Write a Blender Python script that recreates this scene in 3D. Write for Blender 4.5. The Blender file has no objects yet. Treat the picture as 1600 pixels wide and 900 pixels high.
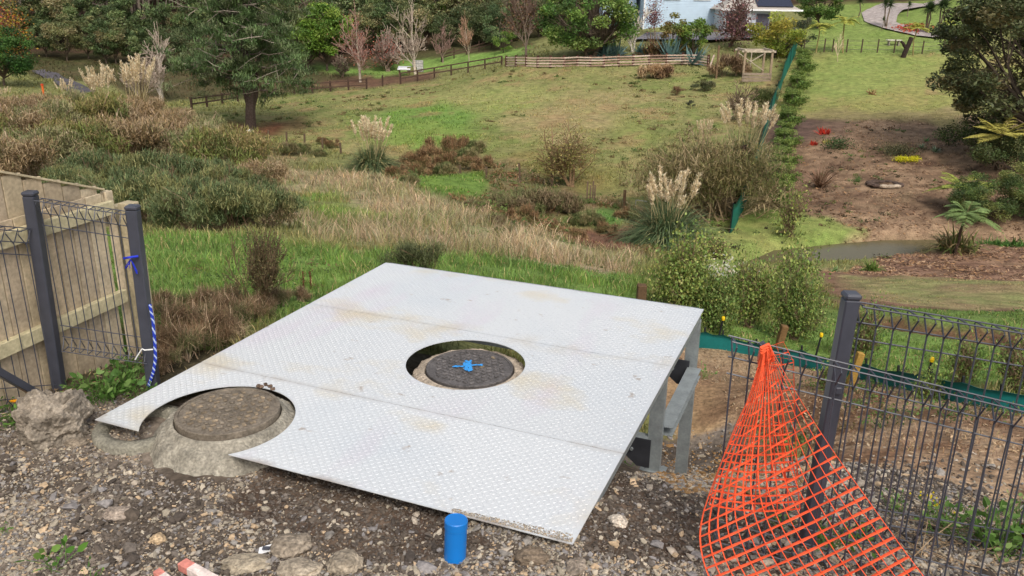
import bpy, bmesh, math
import numpy as np
from mathutils import Vector, Matrix

SC = bpy.context.scene
COL = SC.collection
R = math.radians
# ------------------------------------------------------------------ camera
PITCH, ROLL, F = R(19.5), R(0.78), 1307.0
cam = bpy.data.cameras.new('camera'); cam.lens = 36.0 * F / 1600.0; cam.sensor_width = 36
cam.clip_end = 2000; cam.clip_start = 0.05
camo = bpy.data.objects.new('camera', cam); COL.objects.link(camo)
camo.rotation_euler = (Matrix.Rotation(R(90) - PITCH, 4, 'X') @ Matrix.Rotation(ROLL, 4, 'Z')).to_euler()
SC.camera = camo
# ------------------------------------------------------------------ sky and sun (bright overcast)
SUN_EL, SUN_AZ = R(50), R(165)          # azimuth measured from +Y towards +X
w = bpy.data.worlds.new('World'); SC.world = w; w.use_nodes = True
nt = w.node_tree; bg = nt.nodes['Background']
sky = nt.nodes.new('ShaderNodeTexSky'); sky.sky_type = 'NISHITA'; sky.sun_disc = False
sky.sun_elevation = SUN_EL; sky.sun_rotation = SUN_AZ; sky.dust_density = 5.0; sky.air_density = 1.0; sky.ozone_density = 0.6
hs = nt.nodes.new('ShaderNodeHueSaturation'); hs.inputs['Saturation'].default_value = 0.55
nt.links.new(sky.outputs[0], hs.inputs['Color']); nt.links.new(hs.outputs[0], bg.inputs['Color'])
bg.inputs['Strength'].default_value = 0.15
sl = bpy.data.lights.new('sun', 'SUN'); sl.energy = 1.1; sl.angle = R(14); sl.color = (1.0, 0.96, 0.9)
so = bpy.data.objects.new('sun', sl); COL.objects.link(so)
sd = Vector((math.sin(SUN_AZ) * math.cos(SUN_EL), math.cos(SUN_AZ) * math.cos(SUN_EL), math.sin(SUN_EL)))
so.rotation_euler = sd.to_track_quat('Z', 'Y').to_euler(); so.location = sd * 60
SC.view_settings.view_transform = 'Standard'; SC.view_settings.look = 'None'
SC.view_settings.gamma = 1; SC.view_settings.exposure = 0.2; SC.view_settings.use_curve_mapping = False
SC.cycles.max_bounces = 5; SC.cycles.diffuse_bounces = 3; SC.cycles.glossy_bounces = 2
SC.cycles.transmission_bounces = 3; SC.cycles.transparent_max_bounces = 4
SC.cycles.use_denoising = False if False else True

# ------------------------------------------------------------------ maths helpers
rng = np.random.default_rng(7)
def ray(u, v):
    a = u - 800.0; b = 450.0 - v
    a2 = a * math.cos(ROLL) - b * math.sin(ROLL); b2 = a * math.sin(ROLL) + b * math.cos(ROLL)
    return np.array([a2, F * math.cos(PITCH) + b2 * math.sin(PITCH), -F * math.sin(PITCH) + b2 * math.cos(PITCH)])
def at_y(u, v, y): d = ray(u, v); return d * (y / d[1])
def at_z(u, v, z): d = ray(u, v); return d * (z / d[2])
def S(r, g, b):
    c = np.array([r, g, b], float) / 255.0
    return np.where(c <= 0.04045, c / 12.92, ((c + 0.055) / 1.055) ** 2.4)
def hash2(ix, iy, s):
    n = (ix * 374761393 + iy * 668265263 + s * 974634777) & 0xffffffff
    n = ((n ^ (n >> 13)) * 1274126177) & 0xffffffff
    return ((n ^ (n >> 16)) & 0xffff) / 65535.0
def vnoise(x, y, s=0):
    x = np.asarray(x, float); y = np.asarray(y, float)
    ix = np.floor(x).astype(np.int64); iy = np.floor(y).astype(np.int64); fx = x - ix; fy = y - iy
    fx = fx * fx * (3 - 2 * fx); fy = fy * fy * (3 - 2 * fy)
    a = hash2(ix, iy, s); b = hash2(ix + 1, iy, s); c = hash2(ix, iy + 1, s); d = hash2(ix + 1, iy + 1, s)
    return (a * (1 - fx) + b * fx) * (1 - fy) + (c * (1 - fx) + d * fx) * fy
def fbm(x, y, s=0, o=4):
    t = 0; a = 0.5; n = 0
    for k in range(o):
        t = t + a * vnoise(np.asarray(x) * 2 ** k + 17.3 * k, np.asarray(y) * 2 ** k - 9.1 * k, s + k); n += a; a *= 0.5
    return t / n * 2 - 1

# ------------------------------------------------------------------ terrain height
CP = [(1100,770,4.0),(1050,762,4.25),(1070,757,6.25),(1130,700,7.1),(1140,600,8.6),(1035,742,5.2),
 (300,450,8),(300,400,11),(300,350,18),(300,320,26),(600,405,10),(600,350,18),(600,320,26),(600,290,38),(582,268,50),
 (450,450,8.2),(50,350,16),(50,250,35),(100,160,60),(70,125,85),(150,330,22),
 (900,430,13),(900,400,20),(900,368,33),(1000,460,11),(700,425,10.5),(700,380,15),(700,340,22),(700,300,33),(700,280,42),
 (1040,385,33),(1400,600,8.2),(1400,560,10.3),(1400,505,12.8),(1400,450,19),(1400,420,28),(1400,400,31.5),(1400,372,34.5),
 (1590,600,7.7),(1590,560,9.3),(1590,500,13),(1590,450,19),(1590,400,31),(1590,370,35),
 (1150,560,9.5),(1150,500,12),(1150,450,17),(1150,420,24),(1150,365,35),
 (1250,330,38),(1400,330,38),(1300,200,56),(1550,250,46),(1450,175,62),(1300,90,85),(1500,100,83),
 (1350,50,98),(1450,20,108),(1250,40,102),(900,300,43),(750,250,52),(900,200,60),(1000,150,72),(1000,112,84),(700,130,88),(500,150,88),
 (1150,150,72),(600,200,62),(400,210,62),(800,110,86),(560,125,100),(650,110,105),(750,92,102),(900,104,86),(900,84,90),(1050,60,98),(1050,40,104),
 (250,160,85),(80,125,92),(1190,640,7.4),(1500,760,4.3),(1500,700,5.2),(1450,650,6.2),(1300,700,5.3),(1300,760,4.2)]
XYZ = [(-4,0,-2.5),(0,0,-2.5),(4,0,-2.5),(-4,3,-2.5),(-1.6,3.6,-2.52),(0.2,3.3,-2.44),(-.4,3.5,-2.48),(1.4,3.35,-2.5),(2.7,3.35,-2.52),(1,2.5,-2.5),(-1,2.5,-2.5),
 (-2.4,4.36,-2.5),(-1.7,4.4,-2.52),(-2.98,4.98,-2.5),(-2.36,4.98,-2.5),(-2.84,5.6,-2.6),(-3.2,4.6,-2.5),(-1.9,5.4,-2.6),(-1.18,7.45,-2.98),(-.3,5.1,-2.75),(.4,4.4,-2.62),(.9,4.6,-2.9),
 (.3,6.5,-3.5),(-4.5,6,-2.6),(-6,10,-3.2),(-100,50,-9),(100,50,-7),(-60,20,-5),(60,20,-7),(-30,0,-2.7),(30,0,-4),(0,-20,-1.5),
 (-150,200,12),(0,210,18),(110,200,18),(-60,150,-3),(160,160,12),(0,150,0),(60,140,1),(0,400,60),(-300,400,60),(300,400,60),(-120,110,-6),(130,100,0),(12,5,-4.2),(10,8,-5)]
_c = np.array([at_y(*c) for c in CP] + [np.array(p, float) for p in XYZ])
def _phi(r2): return np.sqrt(r2 + 0.36)
_n = len(_c); _sc = 1.0
_d2 = ((_c[:, None, :2] - _c[None, :, :2]) ** 2).sum(2)
_A = np.zeros((_n + 3, _n + 3)); _A[:_n, :_n] = _phi(_d2) - np.eye(_n) * 0.02
_A[:_n, _n] = 1; _A[:_n, _n + 1:] = _c[:, :2]; _A[_n, :_n] = 1; _A[_n + 1:, :_n] = _c[:, :2].T
_w = np.linalg.solve(_A, np.r_[_c[:, 2], 0, 0, 0])
def base_h(x, y):
    x = np.asarray(x, float); y = np.asarray(y, float); sh = np.broadcast(x, y).shape
    X = np.broadcast_to(x, sh).ravel(); Y = np.broadcast_to(y, sh).ravel(); out = np.empty(len(X))
    for i in range(0, len(X), 60000):
        d2 = (X[i:i+60000, None] - _c[None, :, 0]) ** 2 + (Y[i:i+60000, None] - _c[None, :, 1]) ** 2
        out[i:i+60000] = _phi(d2) @ _w[:_n] + _w[_n] + _w[_n + 1] * X[i:i+60000] + _w[_n + 2] * Y[i:i+60000]
    return out.reshape(sh)
def hit(u, v, hf=base_h):
    d = ray(u, v); d = d / d[1]
    ys = np.geomspace(1.5, 400, 500); g = hf(d[0] * ys, ys) - d[2] * ys
    k = np.argmax(g > 0)
    if g[k] <= 0: return np.array([d[0] * 120, 120, float(hf(d[0] * 120, 120.))])
    lo, hi = ys[max(k - 1, 0)], ys[k]
    for _ in range(18):
        m = (lo + hi) / 2
        if hf(np.array([d[0] * m]), np.array([m]))[0] > d[2] * m: hi = m
        else: lo = m
    return np.array([d[0] * hi, hi, d[2] * hi])
WATER_Z = -10.02
POND = np.array([at_z(u, v, WATER_Z)[:2] for u, v in [(1120,430),(1215,392),(1300,384),(1380,377),(1460,376),(1540,380),(1640,380),(1640,392),(1560,388),(1470,384),(1440,392),(1380,404),(1325,416),(1290,424),(1210,440)]])
def sdist(px, py, P):
    """signed distance to polygon P, positive inside"""
    x = np.asarray(px, float).ravel(); y = np.asarray(py, float).ravel()
    best = np.full(len(x), 1e9); ins = np.zeros(len(x), bool); n = len(P)
    for i in range(n):
        ax, ay = P[i][:2]; bx, by = P[(i + 1) % n][:2]; ex, ey = bx - ax, by - ay
        t = np.clip(((x - ax) * ex + (y - ay) * ey) / (ex * ex + ey * ey + 1e-12), 0, 1)
        best = np.minimum(best, (x - ax - t * ex) ** 2 + (y - ay - t * ey) ** 2)
        c = ((ay > y) != (by > y)); ins ^= c & (x < ex * (y - ay) / (ey + (1e-12 if ey == 0 else 0)) + ax)
    return (np.sqrt(best) * np.where(ins, 1, -1)).reshape(np.shape(px))
TRENCH = None
def height(x, y):
    x = np.asarray(x, float); y = np.asarray(y, float)
    z = base_h(x, y)
    far = np.clip((y - 7) / 12, 0, 1)
    z = z + far * (0.16 * fbm(x / 3.1, y / 3.1, 3) + 0.05 * fbm(x / .7, y / .7, 5, 2))
    z = z + np.clip((y - 70) / 60, 0, 1) * 0.15 * fbm(x / 14, y / 14, 9)
    nr = np.clip((9 - y) / 3, 0, 1)
    z = z + nr * (0.022 * fbm(x / .35, y / .35, 11) + 0.012 * fbm(x / .08, y / .08, 13, 3))
    m = (y > 22) & (y < 60) & (x > 4)
    if np.any(m):
        s = sdist(x[m], y[m], POND) if x.ndim else 0
        if x.ndim:
            zz = z[m]; k = np.clip((s + 0.9) / 1.5, 0, 1); k = k * k * (3 - 2 * k)
            ztop = np.maximum(zz, WATER_Z + 0.22); nearp = np.clip((s + 4) / 3, 0, 1)
            zz = zz * (1 - nearp) + ztop * nearp
            z[m] = zz * (1 - k) + (WATER_Z - 0.35) * k
    if TRENCH is not None and x.ndim:
        m = (y > 8) & (y < 30) & (x > 3)
        if np.any(m):
            s = sdist(x[m], y[m], TRENCH); k = np.clip((s + 0.25) / .6, 0, 1); z[m] -= 0.35 * k
    return z
def hz(x, y): return float(height(np.array([float(x)]), np.array([float(y)]))[0])
def at(u, v): return hit(u, v)
def gp(u, v, y):
    P = hit(u, v); return P if .6 * y < P[1] < 1.7 * y else at_y(u, v, y)
def poly(pts): return np.array([hit(u, v)[:2] for u, v in pts])
TRENCH = poly([(1335,488),(1450,503),(1600,528),(1680,545),(1680,556),(1600,545),(1450,520),(1335,500)])

# ------------------------------------------------------------------ mesh builder
class MB:
    def __init__(s): s.V = []; s.L = []; s.T = []; s.C = []; s.n = 0
    def add(s, V, Fc, col=(1, 1, 1)):
        V = np.asarray(V, float).reshape(-1, 3)
        if isinstance(Fc, list) and len(Fc) and len({len(f) for f in Fc}) > 1:
            for f in Fc: s.L.append(np.array(f) + s.n); s.T.append(np.array([len(f)]))
        else:
            Fc = np.asarray(Fc); s.L.append((Fc + s.n).ravel()); s.T.append(np.full(len(Fc), Fc.shape[1]))
        c = np.asarray(col, float); c = np.broadcast_to(c, (len(V), 3)); s.V.append(V); s.C.append(c); s.n += len(V)
        return s
    def mesh(s, name, mat, smooth=False):
        me = bpy.data.meshes.new(name)
        V = np.concatenate(s.V); L = np.concatenate(s.L).astype(np.int32); T = np.concatenate(s.T).astype(np.int32)
        me.vertices.add(len(V)); me.vertices.foreach_set('co', V.ravel().astype(np.float32))
        me.loops.add(len(L)); me.loops.foreach_set('vertex_index', L)
        me.polygons.add(len(T)); me.polygons.foreach_set('loop_start', np.r_[0, np.cumsum(T)[:-1]].astype(np.int32))
        try: me.polygons.foreach_set('loop_total', T)
        except Exception: pass
        me.polygons.foreach_set('use_smooth', np.full(len(T), bool(smooth)))
        a = me.color_attributes.new('col', 'FLOAT_COLOR', 'POINT')
        C = np.concatenate(s.C); C4 = np.c_[C, np.ones(len(C))].astype(np.float32); a.data.foreach_set('color', C4.ravel())
        me.update(calc_edges=True); me.validate(); me.materials.append(mat)
        return me
    def build(s, name, mat, parent=None, smooth=False, loc=None):
        o = bpy.data.objects.new(name, s.mesh(name, mat, smooth)); COL.objects.link(o)
        if parent is not None: o.parent = parent
        if loc is not None: o.location = loc
        return o
def tag(o, label=None, cat=None, group=None, kind=None):
    if label: o['label'] = label
    if cat: o['category'] = cat
    if group: o['group'] = group
    if kind: o['kind'] = kind
    return o
def empty(name, loc, rz=0.0, label=None, cat=None, group=None):
    o = bpy.data.objects.new(name, None); COL.objects.link(o); o.location = tuple(map(float, loc)); o.rotation_euler = (0, 0, rz)
    o.empty_display_size = 0.2
    return tag(o, label, cat, group)
def dup(root, loc, rz=0.0, scale=1.0, label=None, group=None, cat=None):
    r = root.copy(); COL.objects.link(r); r.location = tuple(map(float, loc)); r.rotation_euler = (0, 0, rz)
    r.scale = (scale,) * 3 if np.isscalar(scale) else scale
    for ch in list(root.children):
        c = ch.copy(); COL.objects.link(c); c.parent = r
        for g in ch.children:
            d = g.copy(); COL.objects.link(d); d.parent = c
    return tag(r, label, cat, group)

def unit(v): v = np.asarray(v, float); return v / (np.linalg.norm(v) + 1e-12)
def box(m, c, size, col=(1, 1, 1), rz=0.0, axes=None, bev=0.0):
    h = np.array(size, float) / 2
    if bev > 0:
        b = min(bev, h.min() * .9); V = []
        for sx in (-1, 1):
            for sy in (-1, 1):
                for sz in (-1, 1):
                    V += [(sx * (h[0] - b), sy * (h[1] - b), sz * h[2]), (sx * (h[0] - b), sy * h[1], sz * (h[2] - b)), (sx * h[0], sy * (h[1] - b), sz * (h[2] - b))]
        V = np.array(V); I = lambda a, b_, c_: ((a > 0) * 4 + (b_ > 0) * 2 + (c_ > 0)) * 3
        Fq = []
        for s_ in (-1, 1):
            Fq.append([I(-1,-1,s_), I(1,-1,s_), I(1,1,s_), I(-1,1,s_)][::s_])
            Fq.append([I(-1,s_,-1)+1, I(-1,s_,1)+1, I(1,s_,1)+1, I(1,s_,-1)+1][::s_])
            Fq.append([I(s_,-1,-1)+2, I(s_,1,-1)+2, I(s_,1,1)+2, I(s_,-1,1)+2][::s_])
        for a in (-1, 1):
            for b_ in (-1, 1):
                Fq.append([I(-1,a,b_), I(1,a,b_), I(1,a,b_)+1, I(-1,a,b_)+1])
                Fq.append([I(a,-1,b_), I(a,1,b_), I(a,1,b_)+2, I(a,-1,b_)+2])
                Fq.append([I(a,b_,-1)+1, I(a,b_,1)+1, I(a,b_,1)+2, I(a,b_,-1)+2])
        Ft = [[I(a,b_,c_), I(a,b_,c_)+1, I(a,b_,c_)+2] for a in (-1,1) for b_ in (-1,1) for c_ in (-1,1)]
        Fc = Fq + Ft
    else:
        V = np.array([(x, y, z) for x in (-1, 1) for y in (-1, 1) for z in (-1, 1)]) * h
        Fc = [(0,1,3,2),(4,6,7,5),(0,4,5,1),(2,3,7,6),(0,2,6,4),(1,5,7,3)]
    if axes is not None: V = V @ np.array(axes, float)
    elif rz: c_, s_ = math.cos(rz), math.sin(rz); V = V @ np.array([[c_, s_, 0], [-s_, c_, 0], [0, 0, 1]])
    m.add(V + np.asarray(c, float), Fc, col); return m
def bar(m, a, b, w_, t_, col=(1, 1, 1), up=(0, 0, 1), bev=0.0):
    a = np.asarray(a, float); b = np.asarray(b, float); d = b - a; L = np.linalg.norm(d); x = d / L
    z = np.asarray(up, float); z = z - x * (z @ x); z = unit(z) if np.linalg.norm(z) > 1e-6 else unit(np.cross(x, (0, 1, 0)))
    y = np.cross(z, x); return box(m, (a + b) / 2, (L, w_, t_), col, axes=[x, y, z], bev=bev)
def tube(m, P, r, k=5, col=(1, 1, 1), cap=True, flat=1.0):
    P = np.asarray(P, float); n = len(P); r = np.broadcast_to(np.asarray(r, float), (n,))
    T = np.gradient(P, axis=0); T /= np.linalg.norm(T, axis=1)[:, None] + 1e-12
    ref = np.array([0, 0, 1.0]) if abs(T[:, 2]).mean() < .8 else np.array([1.0, 0, 0])
    X = np.cross(T, ref); X /= np.linalg.norm(X, axis=1)[:, None] + 1e-12; Y = np.cross(X, T)
    a = np.arange(k) * 2 * np.pi / k
    V = P[:, None, :] + r[:, None, None] * (np.cos(a)[None, :, None] * X[:, None, :] + flat * np.sin(a)[None, :, None] * Y[:, None, :])
    i = np.arange(n - 1)[:, None] * k; j = np.arange(k)[None, :]; j2 = (j + 1) % k
    Fc = np.stack([i + j, i + j2, i + k + j2, i + k + j], -1).reshape(-1, 4)
    c = np.asarray(col, float)
    if c.ndim == 2: c = np.repeat(c, k, axis=0)
    nn = m.n; m.add(V.reshape(-1, 3), Fc, c)
    if cap:
        for q, o in ((0, 1), (n - 1, 0)):
            idx = q * k + np.arange(k)
            if o: idx = idx[::-1]
            m.L.append(nn + idx); m.T.append(np.array([k]))
    return m
def lathe(m, prof, k=32, c=(0, 0, 0), col=(1, 1, 1), a0=0.0, a1=2 * np.pi):
    prof = np.array(prof, float); full = abs(a1 - a0 - 2 * np.pi) < 1e-6
    a = np.linspace(a0, a1, k, endpoint=not full); n = len(prof)
    V = np.stack([prof[:, 0, None] * np.cos(a), prof[:, 0, None] * np.sin(a), np.repeat(prof[:, 1, None], k, 1)], -1).reshape(-1, 3) + np.asarray(c, float)
    kk = k if full else k - 1
    i = np.arange(n - 1)[:, None] * k; j = np.arange(kk)[None, :]; j2 = (j + 1) % k
    m.add(V, np.stack([i + j, i + j2, i + k + j2, i + k + j], -1).reshape(-1, 4), col); return m

# ------------------------------------------------------------------ materials
def mat(name, col=None, rough=.8, metal=0.0, nscale=0, namp=0.0, bump=0.0, bscale=40, transl=0.0, spec=.3, nscale2=0, namp2=0.0, detail=4):
    mt = bpy.data.materials.new(name); mt.use_nodes = True; t = mt.node_tree; N = t.nodes; P = N['Principled BSDF']
    P.inputs['Roughness'].default_value = rough; P.inputs['Metallic'].default_value = metal
    P.inputs['Specular IOR Level'].default_value = spec
    if col is None:
        a = N.new('ShaderNodeAttribute'); a.attribute_name = 'col'; src = a.outputs['Color']
    else:
        a = N.new('ShaderNodeRGB'); a.outputs[0].default_value = (*col, 1); src = a.outputs[0]
    tc = N.new('ShaderNodeTexCoord')
    for sc_, am in ((nscale, namp), (nscale2, namp2)):
        if sc_:
            no = N.new('ShaderNodeTexNoise'); no.inputs['Scale'].default_value = sc_; no.inputs['Detail'].default_value = detail
            t.links.new(tc.outputs['Object'], no.inputs['Vector'])
            mr = N.new('ShaderNodeMapRange'); mr.inputs['From Min'].default_value = .3; mr.inputs['From Max'].default_value = .7
            mr.inputs['To Min'].default_value = 1 - am; mr.inputs['To Max'].default_value = 1 + am
            t.links.new(no.outputs['Fac'], mr.inputs['Value'])
            mx = N.new('ShaderNodeVectorMath'); mx.operation = 'SCALE'
            t.links.new(src, mx.inputs[0]); t.links.new(mr.outputs[0], mx.inputs['Scale']); src = mx.outputs[0]
    t.links.new(src, P.inputs['Base Color'])
    if bump:
        no = N.new('ShaderNodeTexNoise'); no.inputs['Scale'].default_value = bscale; no.inputs['Detail'].default_value = 6
        t.links.new(tc.outputs['Object'], no.inputs['Vector'])
        b = N.new('ShaderNodeBump'); b.inputs['Strength'].default_value = 1; b.inputs['Distance'].default_value = bump
        t.links.new(no.outputs['Fac'], b.inputs['Height']); t.links.new(b.outputs[0], P.inputs['Normal'])
    if transl:
        tr = N.new('ShaderNodeBsdfTranslucent'); t.links.new(src, tr.inputs['Color'])
        ms = N.new('ShaderNodeMixShader'); ms.inputs[0].default_value = transl
        t.links.new(P.outputs[0], ms.inputs[1]); t.links.new(tr.outputs[0], ms.inputs[2])
        t.links.new(ms.outputs[0], N['Material Output'].inputs['Surface'])
    return mt
LEAF = mat('leaf', rough=.55, transl=.25, spec=.25)
GRASS = mat('grass_blade', rough=.6, transl=.2, spec=.2)
BARK = mat('bark', rough=.9, nscale=9, namp=.35, bump=.01, bscale=30)
PLAIN = mat('matte_coloured', rough=.75, nscale=5, namp=.12)
SOIL = mat('soil', rough=.95, nscale=2.2, namp=.3, nscale2=22, namp2=.34, bump=.03, bscale=18, spec=.15, detail=10)
STONE = mat('stone', rough=.9, nscale=60, namp=.22, bump=.003, bscale=120, spec=.2)
WOOD = mat('weathered_wood', rough=.85, nscale=5, namp=.2, nscale2=40, namp2=.16, bump=.003, bscale=60, spec=.2)
CONC = mat('concrete', rough=.92, nscale=9, namp=.25, nscale2=70, namp2=.3, bump=.014, bscale=45, spec=.2)
BLACKMETAL = mat('black_powder_coat', col=S(66, 68, 77), rough=.38, nscale=14, namp=.12, spec=.4)
GALV = mat('galvanised_steel', col=S(150, 157, 158), rough=.45, metal=.3, nscale=10, namp=.18, nscale2=60, namp2=.1, spec=.5)
# ------------------------------------------------------------------ ground zones (world polygons)
DEF = S(128, 128, 80)
Z = []   # polygon, colour, second colour, blade height, blade density, edge softness factor
def zone(pts, c1, c2, bh, dens, soft=1.0, name=''):
    Z.append((poly(pts), np.array(c1), np.array(c2), bh, dens, soft, name))
zone([(-900,260),(-200,330),(0,345),(250,350),(430,300),(470,235),(380,215),(250,190),(-900,160)], S(140,128,94), S(102,106,66), .3, 1, 1, 'scrub')
zone([(-600,110),(0,105),(200,150),(470,150),(640,118),(800,85),(860,60),(960,45),(1000,20),(-400,20)], S(92,80,58), S(74,78,46), .2, .6, 1, 'woodfloor')
# paddock
zone([(300,200),(460,148),(620,132),(790,108),(900,107),(1110,108),(1240,95),(1235,130),(1160,340),(1000,345),(880,320),(760,280),(640,260),(480,225),(400,212)], S(146,138,92), S(114,124,68), .05, 1, 1, 'paddock')
zone([(590,178),(700,160),(730,180),(700,205),(600,208)], S(106,136,66), S(118,142,70), .08, 1.2, 2)
zone([(580,200),(640,195),(740,215),(640,235)], S(112,138,66), S(126,140,72), .08, 1.2, 2)
zone([(755,215),(860,185),(870,205),(800,230),(770,250),(720,245)], S(106,138,64), S(120,140,70), .08, 1.2, 2)
zone([(560,160),(700,140),(860,140),(900,155),(760,180)], S(136,144,82), S(150,144,94), .05, 1, 2)
zone([(920,170),(990,190),(1040,215),(1000,235),(930,205)], S(124,138,72), S(138,138,82), .05, 1, 2)
zone([(800,250),(900,240),(1000,260),(990,300),(900,310),(820,285)], S(118,120,66), S(134,122,76), .07, 1, 2)
zone([(920,150),(1000,130),(960,200),(860,225),(800,190)], S(160,142,104), S(142,136,88), .05, 1, 2)
zone([(280,200),(400,188),(480,182),(490,196),(400,222),(320,222)], S(126,88,64), S(104,78,54), .03, .2, 1.5, 'needles')
zone([(430,128),(620,118),(690,108),(690,122),(560,134),(440,140)], S(112,84,68), S(92,74,56), .03, .2, 1.5)
zone([(500,104),(620,100),(740,84),(835,72),(840,80),(800,92),(700,106),(560,118),(500,116)], S(136,162,86), S(118,148,72), .05, .8, 1, 'back lawn')
# meadow behind platform
zone([(-200,372),(220,372),(440,372),(560,395),(700,400),(1000,425),(1000,470),(620,440),(300,560),(200,570),(-200,520)], S(118,144,72), S(92,116,58), .12, 1.2, 1.2, 'green')
zone([(430,262),(560,272),(640,290),(760,330),(860,372),(1010,410),(1010,432),(860,415),(700,392),(560,388),(430,352),(420,300)], S(170,152,122), S(128,130,84), .2, 1.1, 1.2, 'dry')
zone([(420,300),(500,300),(560,330),(520,345),(440,330)], S(112,140,66), S(130,130,80), .15, 1, 1.5)
zone([(520,325),(620,335),(620,352),(540,350)], S(118,144,70), S(140,134,88), .15, 1, 1.5)
zone([(590,262),(690,235),(780,258),(900,300),(990,330),(1010,372),(990,405),(900,385),(780,340),(690,300),(620,285)], S(132,108,80), S(104,104,66), .14, 1, 1.2, 'creek rushes')
zone([(840,350),(900,342),(990,365),(1000,402),(930,392),(860,370)], S(134,98,78), S(108,82,66), .1, .7, 1.5)
zone([(670,280),(740,272),(760,288),(700,300)], S(112,136,62), S(98,124,58), .12, 1, 1.5)
zone([(835,335),(960,330),(980,345),(880,352)], S(90,124,60), S(104,124,66), .12, 1, 1.5)
zone([(1000,470),(1010,425),(1120,410),(1300,440),(1340,490),(1300,520),(1100,530)], S(96,110,56), S(112,118,62), .12, 1, 1.5)
# right garden
zone([(1235,92),(1500,85),(1700,80),(1700,180),(1500,178),(1235,178),(1200,200)], S(132,140,76), S(148,142,88), .03, .6, .6, 'lawn')
zone([(1340,120),(1500,118),(1500,176),(1300,174)], S(156,144,92), S(138,140,80), .03, .6, 2)
zone([(1245,100),(1420,95),(1400,130),(1250,150)], S(124,140,74), S(138,144,82), .03, .6, 2)
zone([(1245,85),(1500,85),(1560,0),(1330,0),(1250,40)], S(130,144,80), S(116,136,68), .03, .6, .6, 'upper lawn')
zone([(1212,180),(1330,178),(1480,182),(1700,182),(1700,385),(1460,382),(1300,378),(1180,335),(1192,240)], S(162,136,108), S(98,76,60), .03, .25, 1, 'mulch')
zone([(1216,175),(1480,172),(1480,196),(1380,190),(1216,186)], S(150,136,98), S(134,124,80), .03, .3, 1.2)
zone([(1370,225),(1440,215),(1450,250),(1385,250)], S(104,84,66), S(92,90,58), .03, .3, 1.5)
zone([(1205,192),(1280,190),(1270,215),(1210,220)], S(108,86,76), S(96,78,68), .0, 0, 1.5)
zone([(1130,330),(1220,325),(1290,342),(1350,358),(1300,378),(1210,392),(1120,420),(1050,430),(1090,370)], S(118,138,70), S(138,140,82), .03, .9, .6, 'creek lawn')
zone([(1290,424),(1380,402),(1450,392),(1530,382),(1700,386),(1700,470),(1500,485),(1340,480),(1270,450)], S(158,126,102), S(112,84,68), .02, .15, .8, 'island')
zone([(1310,430),(1440,432),(1560,442),(1620,470),(1500,480),(1360,470)], S(134,136,86), S(146,126,94), .03, .5, 1.5)
zone([(1290,470),(1420,478),(1620,482),(1620,492),(1400,488),(1300,482)], S(122,92,76), S(104,80,66), 0, 0, 1)
zone([(1300,484),(1700,490),(1700,640),(1400,588),(1090,525),(1200,500)], S(116,142,70), S(104,124,64), .06, 1.1, .8, 'silt grass')
zone([(1330,484),(1450,500),(1600,524),(1700,545),(1700,562),(1600,550),(1450,524),(1330,506)], S(128,102,72), S(96,72,54), 0, 0, .5)
zone([(1040,524),(1100,528),(1200,548),(1400,594),(1600,636),(1700,650),(1700,850),(1450,800),(1120,715),(1090,700),(1010,640)], S(168,142,114), S(120,92,70), .04, .3, .6, 'dry mulch')
zone([(1050,600),(1130,600),(1120,715),(1040,720)], S(158,132,98), S(130,104,78), .03, .1, 1)
# foreground earth and gravel
Z.append((np.array([(-260,113),(-60,110),(-22,112),(0,122),(60,124),(60,240),(-260,240)]), S(82,62,48), S(66,56,42), 0, 0, 1.5, 'forest floor'))
FG = np.array([(-9,-9),(9,-9),(6,3.6),(2.9,3.95),(1.9,5.2),(2.3,7.4),(1.3,7.3),(-.5,7.0),(-1.6,6.2),(-2.1,5.3),(-2.6,5.5),(-3.2,5.6),(-4.5,4.6)])
Z.append((FG, S(124,113,101), S(90,80,70), 0, 0, .12, 'gravel'))
Z.append((np.array([(-3.3,4.9),(-2.2,4.75),(-1.7,5.3),(-2.2,6),(-3.2,5.9)]), S(92,84,62), S(72,66,50), .05, .5, .15, 'weeds'))
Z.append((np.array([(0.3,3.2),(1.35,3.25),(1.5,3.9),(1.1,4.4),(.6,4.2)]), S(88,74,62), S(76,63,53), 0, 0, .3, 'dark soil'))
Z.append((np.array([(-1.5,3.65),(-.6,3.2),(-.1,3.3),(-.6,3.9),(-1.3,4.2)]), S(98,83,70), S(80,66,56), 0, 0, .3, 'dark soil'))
BROWNABLE = [k for k, z in enumerate(Z) if z[6] in ('paddock', 'lawn', 'scrub') or (z[6] == '' and k < 16)]
ZI = {z[6]: k for k, z in enumerate(Z) if z[6]}
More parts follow.
